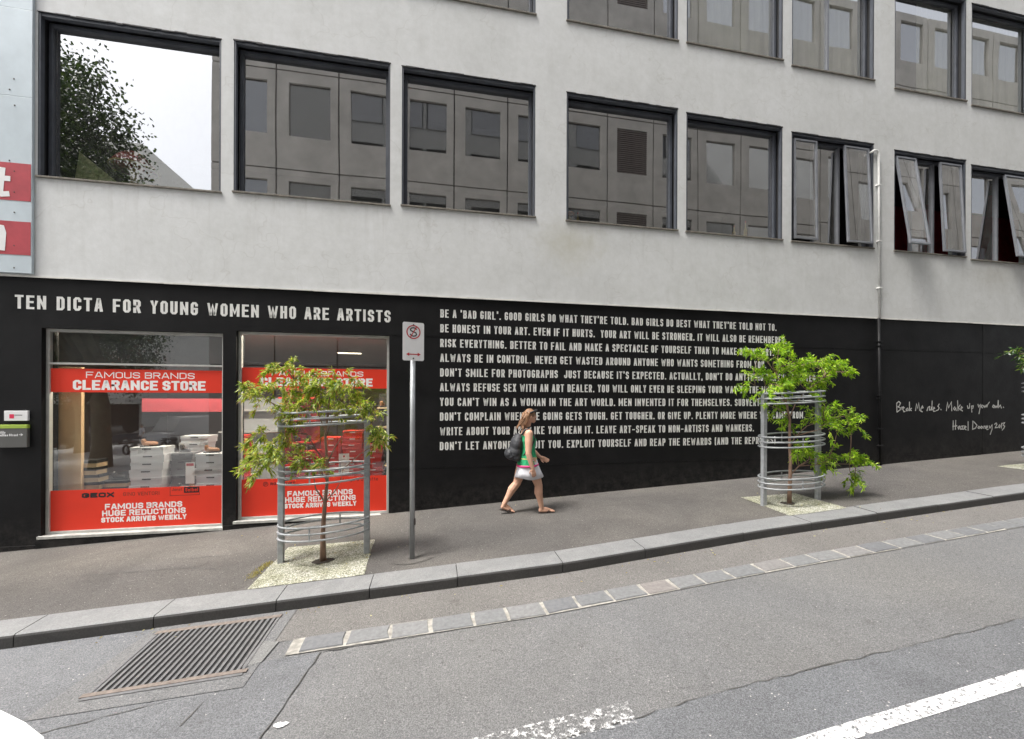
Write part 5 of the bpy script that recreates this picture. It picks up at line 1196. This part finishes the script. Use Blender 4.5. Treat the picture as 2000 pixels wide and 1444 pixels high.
# plane trees and the open crossing on the left
def big_tree(x, y, lab, cc, rad, nl):
    z0 = GR(x, -40 if y < -40 else y)
    t = empty('plane_tree', (0, 0, 0), label=lab, cat='tree')
    MB().tube([(x, y, z0-.1), (x+.05, y, z0+1), (x, y, z0+2.6), (x-.4, y, z0+5), (x-1.2, y, z0+8)], [.42, .32, .30, .24, .12], 12).build('trunk', M['planebark'], t, True)
    br = MB()
    random.seed(int(x*7)+3)
    for k in range(9):
        q = random.uniform(0, 6.28); st = Vector((x, y, z0+2.4+random.random()*2)); en = Vector(cc)+Vector((math.cos(q)*rad*.6, math.sin(q)*rad*.6, random.uniform(-.4, .5)*rad))
        br.tube([st, st.lerp(en, .45)+Vector((0, 0, .3)), en], [.16, .10, .03], 7)
    br.build('branches', M['planebark'], t, True)
    lf = MB()
    cl = []
    for k in range(150):
        d = rv(1).normalized()*rad*random.random()**.33; cl.append(Vector(cc)+Vector((d.x, d.y, d.z*.85)))
    for k in range(nl):
        c = random.choice(cl); p = c+rv(rad*.085); leaf(lf, p, rv(1)+Vector((0, 0, -.3)), Vector((0, 0, 1))+rv(.7), random.uniform(.12, .20), random.uniform(.10, .15))
    f = lf.build('foliage', M['leaf3'], t); f['kind'] = 'stuff'
big_tree(-13.8, -12.8, 'broad plane tree on the corner, reflected in the left windows', (-19.7, -13.0, 10.4), 6.3, 90000)
big_tree(-22.5, -24.0, 'second plane tree further down the side street, reflected in the shop window', (-23, -24.0, 3.6), 4.6, 26000)
fb = empty('far_building', (0, 0, 0), label='pale office building beyond the crossing, reflected in the left window', cat='building')
MB().box(-70, -28, -80, -38.6, -5, 24.7).build('wall', M['trim'], fb)
MB().box(-70, -27.9, -38.59, -36.2, -.6, -.1).build('awning', M['alu'], fb)
MB().box(-70, -28.2, -38.58, -38.45, -4.6, -.7).build('shopfront', M['room'], fb)
for i in range(12):
    for k in range(6): MB().box(-68+3.3*i, -66+3.3*i, -38.58, -38.5, 1.5+3.8*k, 3.6+3.8*k).build('window_pane', M['reveal'], fb)
fb2 = empty('end_building', (0, 0, 0), label='low grey building closing the side street, reflected in the shop window', cat='building')
MB().box(-27, 2, -100, -88, -6, 6).build('wall', M['greybox'], fb2); MB().box(-27, 2, -88, -86, -1.5, -1).build('awning', M['alu'], fb2); MB().box(-27, 2, -87.95, -87.8, -5, -1.6).build('shopfront', M['room'], fb2)
def car(x, y, rz, col, L, Hh, lab, van=False):
    z = GR(x, y if y > -40 else -40); c = empty('parked_car', (x, y, z), rz, label=lab, cat='van' if van else 'car')
    paint = varied('car_paint', col, .25, 2, .05, .2, 0); hl = L/2
    m = MB(); prof = [(-hl, .35), (-hl, .85), (-hl+.12, 1.0), (-hl*.45, 1.02), (hl*.55, .98), (hl-.1, .85), (hl, .6), (hl, .3)]
    if van: prof = [(-hl, .35), (-hl, 1.2), (hl*.6, 1.2), (hl-.1, 1.0), (hl, .6), (hl, .3)]
    n = len(prof)
    for s_ in (-1, 1): m.poly([(px, s_*.88, pz) for px, pz in (prof if s_ < 0 else prof[::-1])])
    for i in range(n):
        k = (i+1) % n; m.quad((prof[i][0], -.88, prof[i][1]), (prof[k][0], -.88, prof[k][1]), (prof[k][0], .88, prof[k][1]), (prof[i][0], .88, prof[i][1]))
    m.build('body', paint, c, bevel=.05)
    cab = [(-hl+.25, .98), (-hl+.55, Hh), (hl*.15, Hh), (hl*.5, .98)] if not van else [(-hl+.02, 1.18), (-hl+.1, Hh), (hl*.4, Hh), (hl*.7, 1.18)]
    m = MB()
    for s_ in (-1, 1): m.poly([(px, s_*.76, pz) for px, pz in (cab if s_ < 0 else cab[::-1])])
    for i in range(4):
        k = (i+1) % 4; m.quad((cab[i][0], -.76, cab[i][1]), (cab[k][0], -.76, cab[k][1]), (cab[k][0], .76, cab[k][1]), (cab[i][0], .76, cab[i][1]))
    m.build('cabin', paint if van else M['gl_opp'], c, bevel=.03)
    MB().box(cab[1][0]+.02, cab[2][0]-.02, -.74, .74, Hh-.04, Hh+.02).build('roof', paint, c, bevel=.02)
    for px in (-hl*.62, hl*.62):
        for s_ in (-1, 1):
            wh = empty('wheel', (px, s_*.80, .32)); wh.parent = c
            MB().tube([(0, -.1, 0), (0, .1, 0)], .32, 18).build('tyre', M['ink'], wh, True); MB().tube([(0, -.105, 0), (0, .105, 0)], .19, 12).build('rim', M['alu'], wh)
    for s_ in (-1, 1): MB().box(-hl-.02, -hl+.05, s_*.7-.12, s_*.7+.12, .68, .92).build('tail_light', M['signred'], c, bevel=.01); MB().box(hl-.06, hl+.02, s_*.65-.14, s_*.65+.14, .55, .72).build('headlight', M['signwhite'], c, bevel=.01)
car(-26.5, -30.5, R(150), (.01, .012, .016), 4.6, 1.78, 'black off-road car parked across the crossing, reflected in the shop window')
car(-22.6, -31.2, R(172), (.03, .045, .065), 4.7, 1.45, 'dark blue saloon parked across the crossing, reflected in the shop window')
car(-18.6, -27.5, R(100), (.7, .7, .7), 4.9, 2.1, 'white van parked across the crossing, reflected in the shop window', True)
for i, (x, y, rz) in enumerate(((-16.6, -19.3, .5), (-15.2, -20.2, .5), (-12.4, -18.6, .6))):
    z = GR(x, y); c = empty('motorcycle', (x, y, z), rz, label=('black motorcycle standing nearest the big plane tree', 'black motorcycle standing in the middle of the parked three', 'black motorcycle standing furthest from the plane tree')[i], cat='motorcycle', group='motorcycles parked beside the plane tree')
    for px in (-.68, .70):
        wh = empty('wheel', (px, 0, .31)); wh.parent = c
        MB().tube([(.26*math.cos(q*.3927), 0, .26*math.sin(q*.3927)) for q in range(16)], .055, 8, 0, True).build('tyre', M['ink'], wh, True); MB().tube([(0, -.03, 0), (0, .03, 0)], .12, 10).build('hub', M['alu'], wh)
    m = MB(); m.ball((.15, 0, .80), (.30, .14, .14)); m.ball((0, 0, .48), (.28, .16, .2)); m.build('tank_and_engine', M['bag'], c, True)
    MB().box(-.75, -.1, -.13, .13, .74, .82).build('seat', M['ink'], c, bevel=.03)
    MB().tube([(.70, 0, .31), (.45, 0, .98)], .035, 8).build('fork', M['alu'], c, True); MB().tube([(.42, -.36, 1.05), (.45, 0, 1.0), (.42, .36, 1.05)], .016, 8).build('handlebar', M['ink'], c, True)
    MB().tube([(-.68, -.08, .31), (-.2, -.12, .30), (.1, -.12, .34)], .045, 8).build('exhaust', M['alu'], c, True); MB().box(-.95, -.55, -.07, .07, .64, .70).build('rear_guard', M['ink'], c, bevel=.01)
    MB().tube([(-.05, .05, .35), (-.1, .28, .02)], .012, 6).build('side_stand', M['ink'], c)
# passer-by across the crossing
x0, y0 = -21.5, -28.0; z0 = GR(x0, y0)
p2 = empty('person', (x0, y0, z0), R(160), label='man in a white shirt and blue shorts walking across the crossing', cat='person')
m = MB(); m.loft([((0, 0, .85), .12, .17), ((0, 0, 1.0), .12, .16), ((0, 0, 1.2), .13, .18), ((0, 0, 1.38), .11, .19), ((0, 0, 1.45), .06, .08)], 16); m.cap((0, 0, 1.42), (.02, 0, 1.54), .055, .05); m.ball((.03, 0, 1.63), (.095, .08, .12)); m.ball((.12, 0, 1.62), (.02, .015, .02))
for s_ in (-1, 1):
    m.cap((0, s_*.2, 1.38), (-.05+.1*s_, s_*.24, 1.10), .05, .04); m.cap((-.05+.1*s_, s_*.24, 1.10), (.1+.12*s_, s_*.24, .88), .04, .03); m.ball((.14+.12*s_, s_*.24, .82), (.03, .02, .06))
    m.cap((0, s_*.09, .88), (.10*s_, s_*.1, .48), .09, .06); m.cap((.10*s_, s_*.1, .48), (.18*s_-.04, s_*.1, .09), .058, .035); m.cap((.18*s_-.06, s_*.1, .04), (.18*s_+.12, s_*.1, .035), .035, .03)
remesh(m.build('body', M['skin'], p2, True), .012, 1)
m = MB(); m.loft([((0, 0, .88), .16, .2), ((0, 0, 1.2), .15, .2), ((0, 0, 1.40), .13, .21), ((0, 0, 1.45), .08, .1)], 16); 
for s_ in (-1, 1): m.cap((0, s_*.2, 1.38), (-.03+.06*s_, s_*.23, 1.18), .065, .06)
remesh(m.build('shirt', M['skirt'], p2, True), .012, 1)
m = MB(); m.loft([((0, 0, .78), .15, .19), ((0, 0, .92), .145, .185)], 16)
for s_ in (-1, 1): m.cap((0, s_*.09, .82), (.08*s_, s_*.1, .58), .105, .095)
remesh(m.build('shorts', varied('blue_shorts', (.10, .16, .28), .8), p2, True), .012, 1)
m = MB(); m.ball((.01, 0, 1.66), (.10, .085, .10)); m.build('hair', varied('grey_hair', (.35, .33, .3), .8), p2, True)
